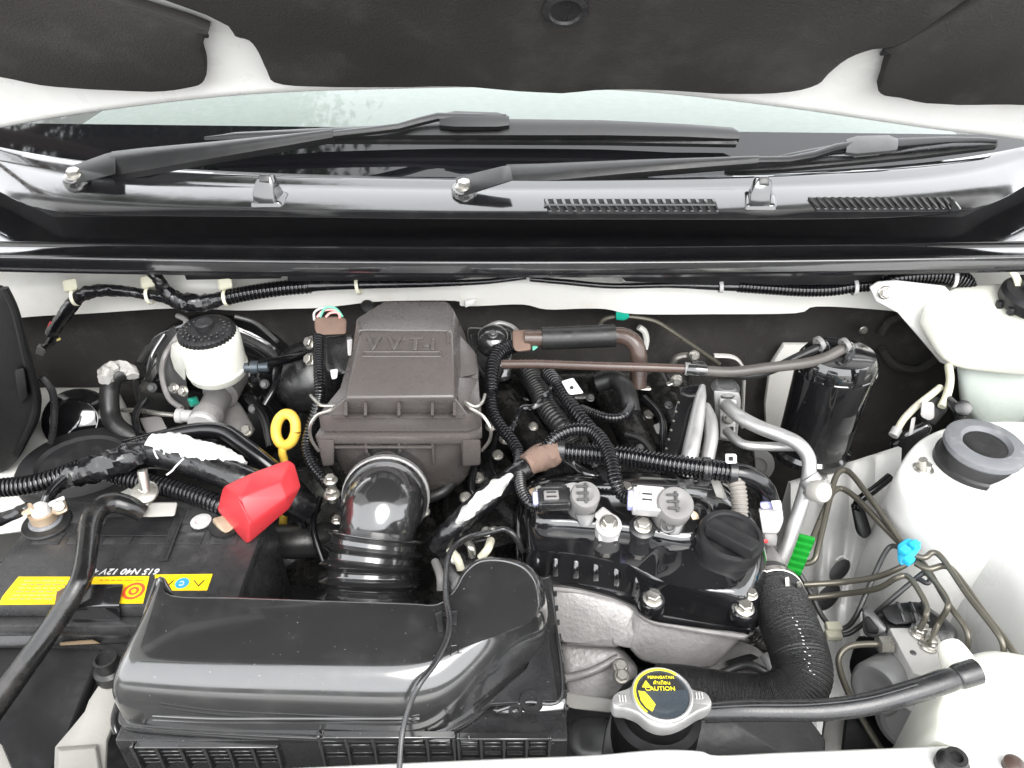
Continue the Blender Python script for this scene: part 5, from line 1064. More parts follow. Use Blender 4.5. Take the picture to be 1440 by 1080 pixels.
mk('dome', lathe([(.020, -.01), (.020, 0), (.016, .006), (.008, .009)], P(693, 474, .032), Vector((0, -.3, 1)), 28), G('gloss'), vsv)
bolt(vsv, (693, 471, .040), 7, Vector((0, -.3, 1)), BOLT_D)
mk('arc', tube([(682, 462, .03), (700, 454, .032), (718, 458, .03), (728, 466, .028)], 3, 8), G('pipe'), vsv)
mf = thing('flow_sensor_lead', 'conduit with brown tape and pink wires left of the air cleaner', 'wiring', P(452, 640, -.04))
mk('corrugated_run', tube([(448, 474, .05), (448, 500, .042), (449, 530, .034), (450, 555, .024), (444, 580, .01), (436, 605, -.004), (432, 630, -.014), (440, 655, -.02), (456, 676, -.026), (470, 695, -.034)], 8, corr=(4.6, .22)), G('cable'), mf)
mk('tape', hull([(442, 446, .060), (482, 445, .060), (488, 450, .058), (487, 470, .052), (443, 472, .052), (442, 446, .048), (487, 450, .046), (487, 470, .042)], .003), G('brown_tape'), mf)
for m, a in (('wpink', [(446, 446, .06), (455, 437, .066), (470, 436, .066), (480, 446, .06)]), ('wgreen', [(450, 446, .06), (458, 433, .07), (472, 434, .068), (482, 446, .06)]), ('wpink', [(458, 446, .06), (465, 440, .064), (476, 440, .064), (478, 448, .06)]), ('lgrey', [(442, 450, .058), (442, 440, .062), (450, 434, .066), (462, 432, .068)])):
    mk('wire', tube(a, 1.8, 6), G(m), mf)
ms = thing('flow_sensor', 'black sensor block wedged between conduit and air cleaner', 'sensor', P(475, 530, 0))
mk('body', hull([(456, 474, .044), (496, 470, .046), (494, 520, .03), (480, 528, .026), (456, 522, .026), (456, 474, .01), (496, 470, .01), (494, 520, .0)], .004), G('satin'), ms)
mk('tab', hull([(464, 520, .034), (476, 518, .034), (474, 532, .03), (466, 534, .028), (464, 520, .03), (474, 532, .026)], .001), G('inkw'), ms)
mk('plug', hull([(488, 478, .05), (496, 476, .05), (494, 500, .042), (489, 500, .042), (488, 478, .046), (494, 500, .038)], .0006), G('lgrey'), ms)
for lab, x, y in (('upper silver bolt on the dome left of the air cleaner', 437, 482), ('lower silver bolt on the dome left of the air cleaner', 437, 506)):
    t = thing('side_bolt', lab, 'bolt', P(x, y + 6, .0)); mk('stud', tube([P(x - 4, y, .004), P(x + 8, y, .004)], r=.004, n=10, sub=2), G('steel'), t); bolt(t, (x, y, .006), 10, Vector((-.5, -.5, .6)))
t = thing('engine_bolt', 'tall silver bolt standing between red cover and intake elbow', 'bolt', P(465, 705, -.04))
mk('stud', tube([P(468, 705, -.04), P(465, 676, -.012)], r=.0042, n=10, sub=2), G('steel'), t); bolt(t, (465, 676, -.014), 10); bolt(t, (467, 696, -.03), 12); bolt(t, (474, 732, -.05), 8)
# ================================================================== right side: air-conditioning pipes, canister, tanks
ap = thing('aircon_pipe', 'bare aluminium air-conditioning pipe bending from firewall down right', 'pipe', P(1130, 780, -.15))
mk('pipe', tube([(1022, 570, -.0), (1040, 586, .006), (1066, 600, .008), (1098, 612, .008), (1122, 624, .006), (1136, 642, -.004), (1138, 664, -.016), (1132, 692, -.03), (1120, 730, -.05), (1106, 770, -.075), (1092, 805, -.10), (1080, 840, -.13)], 10, 18, sub=8), G('pipe'), ap)
mk('fitting', lathe([(.011, -.004), (.011, .004), (.014, .006), (.014, .014), (.010, .016)], P(1140, 676, -.012), Vector((.5, -.6, -.5)), 20), G('pipe'), ap)
mk('service_cap', lathe([(.0105, 0), (.011, .002), (.011, .012), (.0095, .014), (.002, .014)], P(1145, 690, -.010), Vector((.3, -.7, .5)), 20), G('bracket'), ap)
solo('aircon_pipe', tube([(1022, 606, -.02), (1034, 618, -.016), (1050, 626, -.014), (1080, 628, -.014), (1122, 628, -.012)], 6.5, 14), G('pipe'), 'thinner aluminium pipe below the large air-conditioning pipe', 'pipe')
solo('aircon_pipe', tube([(988, 543, .022, 4), (985, 560, .018, 8), (978, 600, .002, 11), (970, 640, -.012, 12), (964, 668, -.03, 12)], 11, 18), G('pipe'), 'pointed silver pipe left of the expansion valve, front one', 'pipe')
solo('aircon_pipe', tube([(990, 574, .0), (998, 590, 0), (1000, 615, -.008), (995, 645, -.02), (990, 680, -.035)], 10, 18), G('pipe'), 'silver pipe tucked between the pointed pipe and the expansion valve', 'pipe')
xv = thing('expansion_valve', 'silver expansion valve block bolted on the firewall', 'expansion valve', PY(1022, 640, .86))
Yv = P(1022, 570, 0).y + .012
mk('block', hull([PY(x, y, Y) for Y in (Yv, Yv + .035) for x, y in ((1003, 549), (1040, 552), (1042, 566), (1036, 622), (1008, 618))], .002), G('pipe'), xv)
mk('plate', hull([PY(x, y, Y) for Y in (Yv - .006, Yv) for x, y in ((1012, 560), (1036, 562), (1033, 620), (1012, 616))], .002), G('lgrey'), xv)
mk('diaphragm', lathe([(.016, -.004), (.0165, 0), (.012, .006), (.004, .007)], PY(1020, 545, Yv + .014), Vector((0, -.1, 1)), 24), G('dgrey'), xv)
bolt(xv, PY(1024, 588, Yv - .007), 9, Vector((0, -1, .3)))
mk('slot', hull([PY(x, y, Y) for Y in (Yv - .0075, Yv - .006) for x, y in ((1026, 600), (1032, 600), (1031, 612), (1026, 612))], .0004, 1), G('ink'), xv)
vb = thing('fuel_rail_bracket', 'black perforated bracket beside the silver pipes', 'bracket', P(950, 640, -.02))
mk('sheet', hull([(958, 545, .01), (985, 540, .012), (978, 600, -.01), (950, 660, -.03), (928, 655, -.03), (945, 600, -.01), (958, 545, 0), (928, 655, -.04), (950, 660, -.04)], .002), G('gloss2'), vb)
for i in range(7): mk('stud', lathe([(.0016, 0), (.0012, .001)], P(954 - i * 3.4, 566 + i * 13, .011 - i * .0055), Vector((0, -.4, 1)), 8), G('steel'), vb)
cl = thing('pipe_clip', 'small bolted steel clip on the firewall above the hose joint', 'clip', P(972, 510, .0))
mk('ring', tube([PY(x, y, .90) for x, y in ((946, 512), (952, 503), (966, 500), (976, 506), (978, 520))], r=.005, n=8), G('steel'), cl)
bolt(cl, PY(976, 500, .89), 8, Vector((0, -1, .3))); bolt(cl, PY(951, 535, .79), 9, Vector((0, -1, .3)))
mk('strap', tube([PY(x, y, .79) for x, y in ((892, 544), (915, 546), (940, 540), (955, 532))], r=.004, n=8, flat=.5), G('steel'), cl)
tcp = thing('clutch_pipe', 'thin olive pipe held by a teal clip on the firewall', 'pipe', PY(930, 500, .90))
mk('pipe', tube([PY(x, y, .905) for x, y in ((842, 460), (850, 449), (870, 445), (895, 446), (922, 452), (945, 466), (980, 490), (1012, 512))], r=.003, n=8), G('olive'), tcp)
mk('clip', hull([PY(x, y, Y) for Y in (.895, .912) for x, y in ((866, 437), (884, 436), (885, 447), (877, 451), (866, 450))], .0015), G('teal'), tcp)
# charcoal canister
cn = thing('charcoal_canister', 'glossy black cylindrical canister standing on the right of the firewall', 'canister', P(1168, 655, -.15))
ct = P(1174, 522, .008); k = S(ct)
prof = [(52 * k, -.130), (58 * k, -.127), (58 * k, -.118), (52 * k, -.114), (54 * k, -.02), (55 * k, 0), (56.5 * k, .001), (56.5 * k, .005), (55 * k, .006), (54 * k, .018), (48 * k, .026), (30 * k, .028)]
mk('body', lathe(prof, ct, Vector((.0, -.02, 1)), 40, sx=1, sy=.85), G('gloss2'), cn)
for a in (-.95, -.45, .25):
    x_ = ct + Vector((math.sin(a) * 52 * k, -math.cos(a) * 45 * k, .012))
    mk('rib', box(x_, (.012, .008, .02), Matrix.Rotation(a, 3, 'Z'), .002), G('gloss2'), cn)
for x, y, z in ((1160, 483, .046), (1196, 485, .048)):
    p = P(x, y, z); mk('port', tube([p + Vector((0, .0, -.03)), p + Vector((0, 0, -.006)), p + Vector((-.006, -.004, .0))], r=.007, n=12), G('gloss2'), cn)
    mk('hose_clamp', lathe([(.0088, -.003), (.0095, -.0025), (.0095, .0025), (.0088, .003)], p + Vector((-.006, 0, -.001)), Vector((-.9, -.3, -.3)), 18, cap=False), G('grey'), cn)
mk('label_strip', hull([P(1188, 510, .02) + Vector(v) for v in ((-.004, -.046, 0), (.004, -.046, 0), (.004, -.044, 0), (-.004, -.044, 0), (-.004, -.046, .02), (.004, -.046, .02), (.004, -.044, .02), (-.004, -.044, .02))], .0005, 1), G('matte'), cn)
# washer tank
wt = thing('washer_tank', 'milky white plastic fluid tank at the right edge with black cap', 'fluid tank', P(1400, 640, -.16))
mk('upper', hull([(1298, 430, .058), (1330, 408, .070), (1520, 392, .075), (1560, 420, .07), (1560, 470, .05), (1322, 436, .060), (1320, 505, -.01), (1350, 522, -.022), (1420, 530, -.028), (1540, 530, -.03), (1290, 455, .03), (1310, 470, -.02), (1350, 400, .065)], .012, 5), G('tank'), wt)
mk('lower', hull([(1345, 510, -.02), (1350, 570, -.09), (1372, 600, -.125), (1410, 612, -.13), (1440, 590, -.12), (1540, 560, -.1), (1540, 520, -.03), (1345, 500, -.04), (1350, 545, -.12), (1540, 540, -.14)], .010, 4), G('fluid'), wt)
mk('foot', hull([(1375, 590, -.11), (1392, 600, -.12), (1405, 660, -.16), (1370, 650, -.16), (1362, 600, -.13), (1375, 590, -.16)], .006, 3), G('fluid'), wt)
mk('mounting_flange', vplate([(1224, 406), (1236, 398), (1262, 396), (1330, 404), (1345, 420), (1345, 520), (1322, 510), (1290, 472), (1262, 440), (1232, 424)], P(1300, 430, .055).y + .012, .006, .002), G('white'), wt)
bolt(wt, PY(1244, 411, P(1300, 430, .055).y + .010), 10, Vector((0, -1, .3)))
mk('cap', lathe([(.036, -.004), (.038, 0), (.038, .010), (.034, .015), (.02, .017), (.018, .024), (.004, .025)], P(1452, 424, .070), Vector((0, -.15, 1)), 30), G('matte'), wt)
for dx in (-46, -30): mk('cap_tab', box(P(1452 + dx, 428 + (dx + 46) * .6, .066), (.008, .008, .010), w=.002), G('matte'), wt)
solo('cap_strap', tube([(1410, 372, .10), (1422, 380, .096), (1430, 392, .09), (1434, 405, .085)], 8, 12, flat=.5), G('nylon'), 'amber translucent strap in the top right corner by the tank', 'strap')
# solenoid valve cluster left of the strut tower
sv = thing('vacuum_solenoid', 'black solenoid valve cluster with clear hoses behind the strut tower', 'solenoid valve', P(1290, 640, -.12))
mk('body', hull([(1252, 620, -.08), (1264, 608, -.07), (1300, 590, -.05), (1312, 600, -.05), (1296, 632, -.09), (1262, 656, -.115), (1250, 645, -.11), (1252, 620, -.13), (1312, 600, -.1)], .005, 3), G('gloss2'), sv)
mk('upper_block', hull([(1290, 565, -.035), (1318, 556, -.03), (1334, 575, -.04), (1310, 604, -.06), (1292, 590, -.055), (1290, 565, -.08), (1334, 575, -.08)], .004, 3), G('matte'), sv)
mk('connector', hull([(1296, 564, -.028), (1314, 566, -.028), (1314, 588, -.045), (1306, 592, -.048), (1294, 586, -.045), (1296, 564, -.045), (1314, 588, -.06)], .002), G('lgrey'), sv)
mk('arm', tube([(1330, 560, -.03), (1345, 575, -.03), (1350, 592, -.045), (1336, 612, -.06), (1332, 622, -.07)], 7, 12), G('satin'), sv)
mk('arm_eye', lathe([(.009, -.004), (.009, .004), (.006, .005)], P(1354, 574, -.024), Vector((-.3, -.6, .6)), 20), G('satin'), sv)
mk('tab', hull([(1282, 588, -.05), (1288, 586, -.05), (1284, 610, -.065), (1277, 614, -.068), (1282, 588, -.056), (1284, 610, -.072)], .0008), G('lgrey'), sv)
mk('end_fitting', tube([(1262, 603, -.062), (1256, 613, -.068)], 7, 12, sub=2), G('lgrey'), sv)
solo('clear_hose', tube([(1322, 545, -.03), (1308, 556, -.03), (1290, 570, -.04), (1272, 588, -.055), (1262, 604, -.062)], 5, 12), G('nylon'), 'yellowed clear hose sloping down left to the solenoid', 'hose')
solo('clear_hose', tube([(1334, 515, -.02), (1336, 535, -.022), (1332, 555, -.026), (1324, 572, -.034)], 5.5, 12), G('nylon'), 'short yellowed clear hose below the milky tank', 'hose')
# ================================================================== connectors between engine and wing
bs_ = thing('braided_sleeve', 'grey braided sleeve standing behind the oil filler cap', 'sleeve', P(1038, 740, -.04))
mk('sleeve', tube([(1033, 672, .0), (1038, 690, -.006), (1040, 715, -.018), (1038, 745, -.034)], 12, 16, corr=(5, .12)), G('braid'), bs_)
mk('strap', hull([(998, 672, -.01), (1012, 672, -.008), (1046, 760, -.05), (1030, 764, -.052), (998, 672, -.016), (1046, 760, -.056)], .001), G('bracket'), bs_)
cg = thing('grey_connector', 'grey and blue-white plug connector beside the silver pipe', 'connector', P(1082, 750, -.06))
mk('housing', hull([(1066, 714, -.03), (1100, 712, -.03), (1102, 732, -.038), (1094, 752, -.05), (1072, 752, -.05), (1066, 714, -.05), (1102, 732, -.06), (1072, 752, -.07)], .003), G('lgrey'), cg)
mk('lock', hull([(1068, 706, -.024), (1094, 702, -.022), (1100, 712, -.027), (1070, 718, -.028), (1068, 706, -.034), (1100, 712, -.036)], .002), G('violet'), cg)
mk('lock', hull([(1084, 704, -.018), (1098, 703, -.018), (1100, 716, -.024), (1088, 718, -.024), (1084, 704, -.03), (1100, 716, -.034)], .001), G('inkw'), cg)
mk('lower_plug', hull([(1074, 750, -.046), (1094, 750, -.046), (1092, 768, -.056), (1076, 768, -.056), (1074, 750, -.07), (1092, 768, -.07)], .002), G('grey'), cg)
mk('red_seal', hull([(1070, 758, -.046), (1080, 758, -.046), (1080, 764, -.05), (1070, 764, -.05), (1070, 758, -.06), (1080, 764, -.06)], .001), G('wred'), cg)
# ================================================================== radiator hose, filler, overflow pipe
rh = thing('radiator_hose', 'fat black radiator hose curving down on the right of the engine', 'radiator hose', P(1120, 990, -.1))
mk('hose', tube([(1082, 822, -.075, 36), (1096, 845, -.062, 38), (1112, 885, -.055, 40), (1124, 920, -.055, 41), (1128, 950, -.06, 41), (1112, 976, -.068, 40), (1080, 986, -.074, 38), (1040, 984, -.076, 36), (1000, 976, -.076, 34), (960, 968, -.074, 32), (925, 964, -.07, 30)], 38, 32, sub=8, corr=(3.2, .005)), G('knit'), rh)
mk('outlet_pipe', tube([(1060, 780, -.11, 33), (1072, 805, -.09, 33), (1084, 826, -.072, 33)], 33, 28), G('alu'), rh)
p = P(1090, 834, -.067); dirv = (P(1096, 845, -.062) - P(1082, 822, -.075)).normalized(); kk = S(p)
mk('clamp', lathe([(38 * kk, -.005), (39.5 * kk, -.0045), (39.5 * kk, .0045), (38 * kk, .005)], p, dirv, 36, cap=False), G('steel'), rh)
for dx in (0, 16): mk('clamp_ear', hull([(1104 + dx, 812 + dx * .4, -.028), (1110 + dx, 810 + dx * .4, -.028), (1112 + dx, 826, -.036), (1105 + dx, 828, -.036), (1104 + dx, 812 + dx * .4, -.034), (1112 + dx, 826, -.042)], .001), G('steel'), rh)
# worn pale knit marks along the outer side
for i in range(16):
    t_ = i / 15; x = 1116 + 28 * t_ + random.gauss(0, 2.5); y = 868 + 80 * t_
    mk('worn_fleck', tube([P(x, y, -.0225 - .006 * t_), P(x + random.uniform(1, 3.5), y + random.uniform(.5, 2), -.0225 - .006 * t_)], r=.00035, n=5, sub=2), G('inkw'), rh)
rc_ = thing('radiator_cap', 'silver two-eared radiator cap with yellow caution sticker', 'radiator cap', P(930, 1010, -.03))
zc = -.002
oc_ = [(861, 986), (866, 974), (884, 967), (898, 955), (914, 949), (932, 947), (948, 951), (962, 961), (978, 970), (992, 973), (1000, 984), (998, 993), (982, 1000), (966, 1010), (948, 1018), (930, 1020), (912, 1014), (896, 1002), (880, 996), (866, 994)]
pts = cat_rom([P(x, y, zc) for x, y in oc_], True, 4); cc = sum(pts, Vector()) / len(pts); bm = bmesh.new()
rings(bm, [[Vector((cc.x + (p.x - cc.x) * f, cc.y + (p.y - cc.y) * f, zc + dz)) for p in pts] for f, dz in ((.93, -.014), (1.0, -.013), (1.02, -.010), (1.02, -.004), (1.0, -.001), (.96, 0), (.5, 0))])
mk('cap', bm, G('pipe'), rc_)
cx = P(931, 978, zc)
mk('rim', lathe([(.0228, 0), (.0228, .002), (.0216, .0028), (.0204, .0022), (.020, .0006)], cx, Z, 44), G('pipe'), rc_)
mk('disc', lathe([(.020, .0004), (.0198, .0012), (.0152, .0014), (.014, .0006), (.004, .0008)], cx, Z, 40), G('disc'), rc_)
def arcplate(r0, r1, a0, a1, z, n=18):
    o = [cx + Vector((math.cos(a0 + (a1 - a0) * i / n) * r1, math.sin(a0 + (a1 - a0) * i / n) * r1, z)) for i in range(n + 1)]
    i_ = [cx + Vector((math.cos(a0 + (a1 - a0) * i / n) * r0, math.sin(a0 + (a1 - a0) * i / n) * r0, z)) for i in range(n, -1, -1)]
    return prism(o + i_, Vector((0, 0, .0003)), 0, 1)
mk('sticker_ring', arcplate(.0196, .0214, R(50), R(228), .0024), G('inky'), rc_)
mk('sticker', prism([cx + Vector((math.cos(a) * .0178, math.sin(a) * .0178, .0016)) for a in [R(12 + i * 156 / 16) for i in range(17)]], Vector((0, 0, .0003)), 0, 1), G('ink'), rc_)
mk('sticker_patch', prism([cx + Vector(v) * .0008 + Vector((0, 0, .0021)) for v in ((-22, 3, 0), (-16, 2, 0), (-12, -4, 0), (-8, -11, 0), (-12, -18, 0), (-17, -14, 0), (-21, -7, 0))], Vector((0, 0, .0003)), 0, 1), G('inky'), rc_)
mk('sticker_triangle', prism([cx + Vector(v) * .0008 + Vector((0, 0, .0021)) for v in ((-18, 7, 0), (-9, 6, 0), (-13.5, 14, 0))], Vector((0, 0, .0003)), 0, 1), G('inky'), rc_)
text('PERINGATAN', cx + Vector((.001, .0138, .0021)), Vector((1, 0, 0)), Vector((0, 1, 0)), .0033, G('inky'), rc_, th=.0002)
text('คำเตือน', cx + Vector((.001, .0092, .0021)), Vector((1, 0, 0)), Vector((0, 1, 0)), .0042, G('inky'), rc_, th=.0002)
text('CAUTION', cx + Vector((-.001, .0042, .0021)), Vector((1, 0, 0)), Vector((0, 1, 0)), .005, G('inky'), rc_, th=.0002)
for x, y in ((876, 982), (984, 978)):
    for j in range(3): mk('ear_mark', tube([P(x - 5 + j * 4, y - 4, zc + .0005), P(x - 4 + j * 4, y + 4, zc + .0005)], r=.0006, n=5, sub=2), G('lgrey'), rc_)
fn = thing('filler_neck', 'black radiator filler neck below the silver cap', 'filler neck', P(930, 1050, -.1))
mk('neck', lathe([(.034, -.07), (.034, -.03), (.028, -.026), (.027, -.016)], cx + Vector((0, .004, 0)), Z, 32), G('deep'), fn)
mk('tank', hull([(860, 1000, -.05), (1010, 1002, -.05), (1130, 1000, -.06), (1160, 1040, -.07), (1160, 1100, -.08), (840, 1100, -.08), (850, 1030, -.06), (860, 1000, -.2), (1160, 1040, -.2)], .012, 4), G('matte'), fn)
mk('tab', hull([(988, 1000, -.012), (1000, 998, -.012), (998, 1012, -.018), (984, 1014, -.02), (988, 1000, -.018), (998, 1012, -.024)], .001), G('satin'), fn)
op = thing('overflow_pipe', 'smooth black pipe with open end crossing the lower right', 'pipe', P(1200, 1010, -.03))
mk('pipe', tube([(990, 1002, -.018, 14), (1040, 999, -.010, 15), (1100, 999, -.006, 15), (1160, 998, -.002, 15), (1220, 990, .002, 15.5), (1280, 974, .006, 16), (1330, 958, .010, 16), (1342, 954, .010, 15), (1350, 951, .011, 17.5), (1373, 944, .013, 18)], 15, 24, sub=8, hollow=.72), G('satin'), op)
mk('seam', tube([(1000, 994, -.006), (1060, 991, .002), (1140, 990, .007), (1220, 981, .012), (1290, 962, .017)], 1.6, 6), G('satin'), op)
# expansion bottle
eb_ = thing('expansion_bottle', 'white plastic overflow bottle in the lower right corner', 'coolant bottle', P(1380, 1040, -.12))
mk('body', dome([(1290, 1000), (1300, 965), (1330, 945), (1390, 930), (1470, 950), (1520, 1000), (1520, 1080), (1300, 1080), (1285, 1040)], [(1330, 990), (1336, 970), (1352, 955), (1390, 946), (1450, 962), (1490, 1000), (1490, 1050), (1340, 1050), (1325, 1020)], -.16, -.05, -.008, sub=4, seg=8, crown=.004), G('tank'), eb_)
mk('neck', tube([(1362, 968, -.02, 30), (1350, 938, -.006, 24), (1338, 914, .0, 19), (1334, 906, .001, 15)], 24, 24), G('tank'), eb_)
for i in range(3): mk('moulded_step', tube([(1296 + i * 4, 985 + i * 26, -.045 - i * .004), (1330, 1000 + i * 26, -.028), (1380, 1010 + i * 24, -.02)], 3, 8), G('tank'), eb_)
# ================================================================== ABS unit and brake pipes
ab = thing('brake_modulator', 'silver brake modulator block with black connector and round motor', 'brake modulator', P(1270, 990, -.2))
top = [(1250, 882), (1312, 882), (1344, 932), (1296, 950), (1284, 946)]
mk('block', plate(top, -.075, .085, .002), G('blk'), ab)
mk('motor', lathe([(.025, -.01), (.025, .040), (.0235, .044), (.021, .046), (.017, .046), (.015, .0445), (.003, .0445)], P(1266, 950, -.115), Vector((-.80, -.52, .28)), 36), G('motor'), ab)
mk('motor_cap', lathe([(.028, -.01), (.026, .02), (.019, .024), (.017, .02), (.003, .02)], P(1286, 1004, -.115), Vector((-.75, -.6, .2)), 32), G('motor'), ab)
mk('electronics', hull([(1232, 862, -.085), (1296, 846, -.075), (1330, 870, -.072), (1348, 888, -.075), (1345, 908, -.08), (1320, 895, -.08), (1255, 880, -.085), (1240, 890, -.09), (1232, 862, -.18), (1348, 888, -.18)], .004), G('satin'), ab)
mk('connector', hull([(1238, 858, -.075), (1256, 848, -.068), (1296, 844, -.066), (1308, 866, -.066), (1302, 876, -.07), (1252, 880, -.078), (1238, 858, -.09), (1302, 876, -.09)], .003), G('matte'), ab)
for x in (1262, 1280, 1296): mk('connector_rib', tube([(x, 848, -.064), (x + 5, 860, -.062), (x + 10, 874, -.066)], 3, 8), G('satin'), ab)
mk('side_bracket', hull([(1212, 856, -.068), (1222, 852, -.066), (1248, 882, -.072), (1244, 892, -.076), (1228, 898, -.084), (1214, 892, -.084), (1212, 856, -.12), (1226, 896, -.14)], .002), G('dgrey'), ab)
mk('bracket_opening', hull([(1216, 868, -.0665), (1222, 866, -.0655), (1236, 884, -.070), (1234, 892, -.075), (1218, 890, -.076), (1216, 868, -.08), (1234, 892, -.09)], .001), G('deep'), ab)
mk('rubber_shield', hull([(1206, 892, -.10), (1242, 900, -.09), (1232, 950, -.12), (1202, 966, -.14), (1192, 940, -.13), (1206, 892, -.2), (1232, 950, -.22)], .006), G('deep'), ab)
mk('lower_bracket', hull([(1300, 980, -.10), (1320, 975, -.10), (1312, 1000, -.12), (1290, 1032, -.15), (1276, 1040, -.15), (1296, 1000, -.12), (1300, 980, -.13), (1276, 1040, -.17)], .003), G('alu'), ab)
for x, y in ((1292, 890), (1306, 908)):
    mk('union', lathe([(.0085, 0), (.0085, .004), (.006, .005), (.006, .011), (.004, .012)], P(x, y, -.075), Z, 6), G('steel'), ab)
    bolt(ab, (x, y, -.074), 13)
mk('union', lathe([(.008, 0), (.008, .011), (.006, .012)], P(1252, 906, -.078), Vector((-1, -.05, 0)), 6), G('steel'), ab)
mk('seam_plug', lathe([(.003, 0), (.002, .0006)], P(1284, 918, -.075), Z, 10), G('dgrey'), ab)
pedestal = solo('mount_bracket', hull([(1160, 1000, -.16), (1230, 995, -.15), (1240, 1060, -.16), (1150, 1070, -.17), (1160, 1000, -.25), (1240, 1060, -.25)], .006), G('bracket'), 'grey floor bracket under the brake modulator near the black pipe', 'bracket')
solo('modulator_rubber', hull([(1190, 990, -.13), (1240, 1000, -.14), (1290, 1050, -.15), (1250, 1090, -.16), (1180, 1080, -.16), (1190, 990, -.25), (1290, 1050, -.25)], .008), G('deep'), 'black rubber pad below the round modulator motor', 'rubber pad')
def bp(pts, label, r=4.2, m='olive'):
    pts = [(x, y, z + (.022 * max(0, min(1, (x - 1190) / 70)) if (x > 1340 or y < 872) else 0)) for x, y, z in pts]
    return solo('brake_pipe', tube(pts, r, 10, sub=6), G(m), label, 'brake pipe', 'brake pipes on the right inner wing')
bp([(1112, 792, -.10), (1136, 792, -.095), (1146, 786, -.09), (1150, 772, -.085), (1160, 730, -.075), (1172, 680, -.068), (1180, 664, -.066), (1190, 662, -.066), (1202, 672, -.066), (1232, 712, -.066), (1266, 760, -.066), (1284, 782, -.068)], 'outer olive brake pipe bent in a tall peak beside the strut tower')
bp([(1118, 775, -.088), (1132, 775, -.085), (1138, 768, -.082), (1150, 740, -.078), (1166, 702, -.074), (1174, 690, -.072), (1186, 688, -.072), (1206, 702, -.072), (1240, 738, -.072), (1270, 768, -.072)], 'inner olive brake pipe under the tall peak')
bp([(1130, 822, -.105), (1180, 819, -.10), (1230, 812, -.09), (1262, 800, -.08), (1284, 788, -.07), (1296, 790, -.066), (1308, 806, -.064), (1334, 850, -.062), (1356, 880, -.064), (1362, 900, -.07), (1358, 918, -.085)], 'upper horizontal brake pipe bending down right of the modulator')
bp([(1130, 841, -.12), (1180, 836, -.11), (1232, 828, -.09), (1260, 813, -.075), (1275, 810, -.07), (1288, 824, -.066), (1302, 850, -.063), (1302, 866, -.062), (1294, 884, -.066)], 'lower horizontal brake pipe dropping into the modulator')
bp([(1282, 780, -.06), (1300, 784, -.058), (1312, 777, -.055), (1326, 786, -.053), (1360, 836, -.05), (1396, 882, -.05), (1410, 906, -.054), (1412, 935, -.07)], 'brake pipe sweeping from blue clip to the lower right, upper one')
bp([(1288, 792, -.064), (1306, 800, -.062), (1330, 796, -.058), (1348, 812, -.056), (1384, 862, -.054), (1414, 900, -.054), (1432, 930, -.056), (1436, 958, -.07)], 'brake pipe sweeping from blue clip to the lower right, lower one', 4.6)
bp([(1120, 800, -.11), (1138, 830, -.12), (1156, 866, -.13), (1172, 884, -.13), (1190, 882, -.125), (1204, 866, -.115), (1222, 826, -.10), (1242, 782, -.085), (1254, 768, -.08), (1268, 772, -.075)], 'dark brake pipe dipping to the small twin clip', 3.6, 'dgrey')
bp([(1168, 890, -.135), (1190, 892, -.13), (1210, 880, -.12), (1250, 846, -.10), (1290, 812, -.08), (1300, 806, -.075), (1308, 812, -.074), (1304, 820, -.076), (1292, 814, -.078)], 'dark brake pipe rising with a small hook below the blue clip', 3.6, 'dgrey')
bp([(1306, 906, -.066), (1320, 876, -.060), (1332, 856, -.058), (1330, 840, -.058), (1310, 812, -.064), (1290, 790, -.068)], 'brake pipe rising from the rear modulator union to the blue clip')
bp([(1248, 906, -.078), (1215, 906, -.078), (1192, 910, -.08), (1180, 924, -.085), (1182, 945, -.095), (1194, 976, -.11), (1212, 1010, -.13), (1238, 1052, -.15)], 'olive brake pipe leaving the modulator front and dropping down', 4.6)
bp([(1238, 985, -.12), (1236, 1005, -.125), (1250, 1025, -.13), (1285, 1048, -.14)], 'grey pipe curling under the modulator motor', 5, 'grey_hose')
tw2 = thing('twin_pipe_clip', 'small beige twin pipe clip on the inner wing', 'clip', P(1172, 890, -.14))
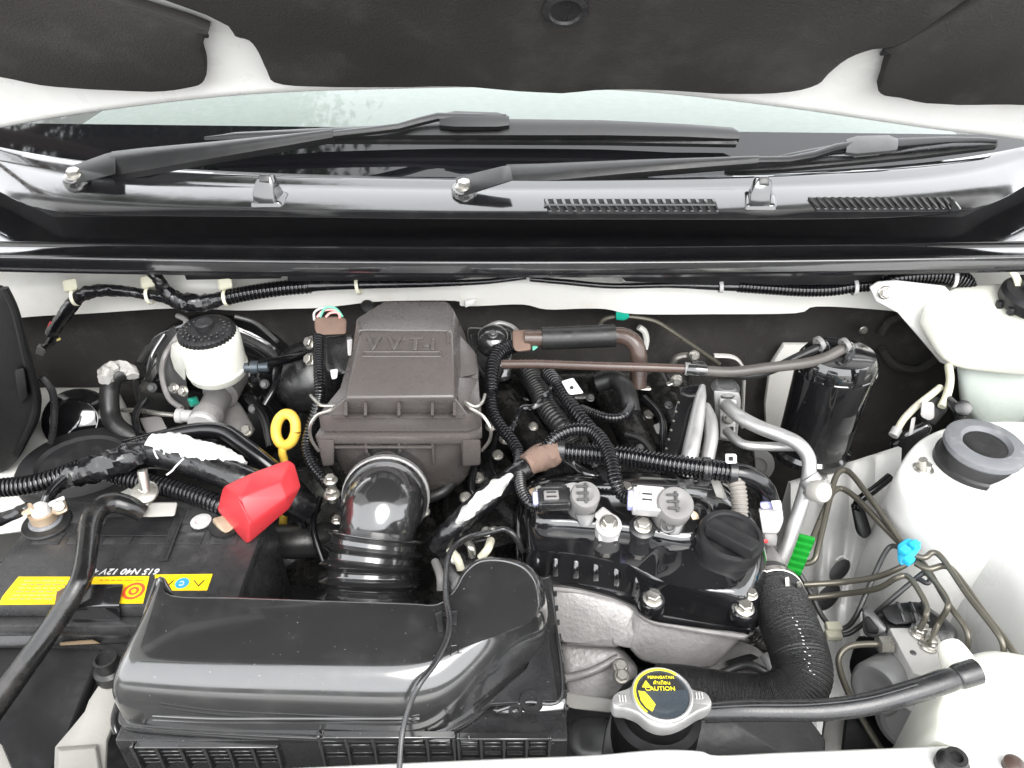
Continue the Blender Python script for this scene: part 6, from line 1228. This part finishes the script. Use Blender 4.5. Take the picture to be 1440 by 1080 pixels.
mk('clip', box(P(1172, 882, -.128), (.016, .010, .008), w=.002), G('nylon'), tw2); mk('clip', box(P(1172, 893, -.132), (.016, .010, .008), w=.002), G('nylon'), tw2)
gc = thing('pipe_clip', 'bright green ribbed brake pipe clip', 'clip', P(1125, 805, -.11))
mk('back', hull([(1124, 752, -.075), (1136, 756, -.075), (1140, 764, -.078), (1126, 800, -.098), (1112, 808, -.105), (1110, 798, -.1), (1124, 752, -.09), (1140, 764, -.095), (1112, 808, -.115)], .002), G('green'), gc)
for i in range(6):
    f_ = i / 5; mk('tooth', box(P(1134 - 18 * f_, 758 + 44 * f_, -.070 - .028 * f_), (.016, .0055, .007), Matrix.Rotation(-.4, 3, 'Z'), .001), G('green'), gc)
bc = thing('pipe_clip', 'bright blue brake pipe clip on the strut tower', 'clip', P(1276, 795, -.08))
mk('body', hull([(1262, 766, -.034), (1276, 756, -.030), (1292, 760, -.030), (1296, 770, -.031), (1284, 786, -.035), (1268, 796, -.041), (1262, 790, -.041), (1262, 766, -.05), (1296, 770, -.048), (1268, 796, -.056)], .002), G('blue'), bc)
for dx, dy in ((0, 0), (14, -8), (6, 14)): mk('lug', box(P(1272 + dx, 774 + dy, -.030), (.010, .007, .006), Matrix.Rotation(.6, 3, 'Z'), .001), G('blue'), bc)
wl_ = thing('sensor_lead', 'black wheel sensor lead and plug on the inner wing', 'cable', P(1215, 745, -.1))
mk('lead', tube([(1252, 670, -.06), (1230, 688, -.07), (1208, 704, -.08), (1204, 718, -.085)], 6, 12), G('cable'), wl_)
mk('plug', hull([(1196, 708, -.08), (1212, 704, -.078), (1226, 748, -.10), (1216, 760, -.106), (1204, 752, -.106), (1196, 708, -.1), (1226, 748, -.12)], .003), G('matte'), wl_)
solo('lower_hose', tube([(1050, 885, -.11), (1075, 905, -.105), (1095, 915, -.11), (1120, 935, -.13)], 9, 12, corr=(4, .1)), G('grey_hose'), 'grey ribbed hose under the fat radiator hose', 'hose')
solo('lower_hose', tube([(1078, 920, -.13), (1094, 950, -.135), (1105, 985, -.14)], 10, 12), G('lgrey'), 'pale grey tube beneath the radiator hose bend', 'hose')
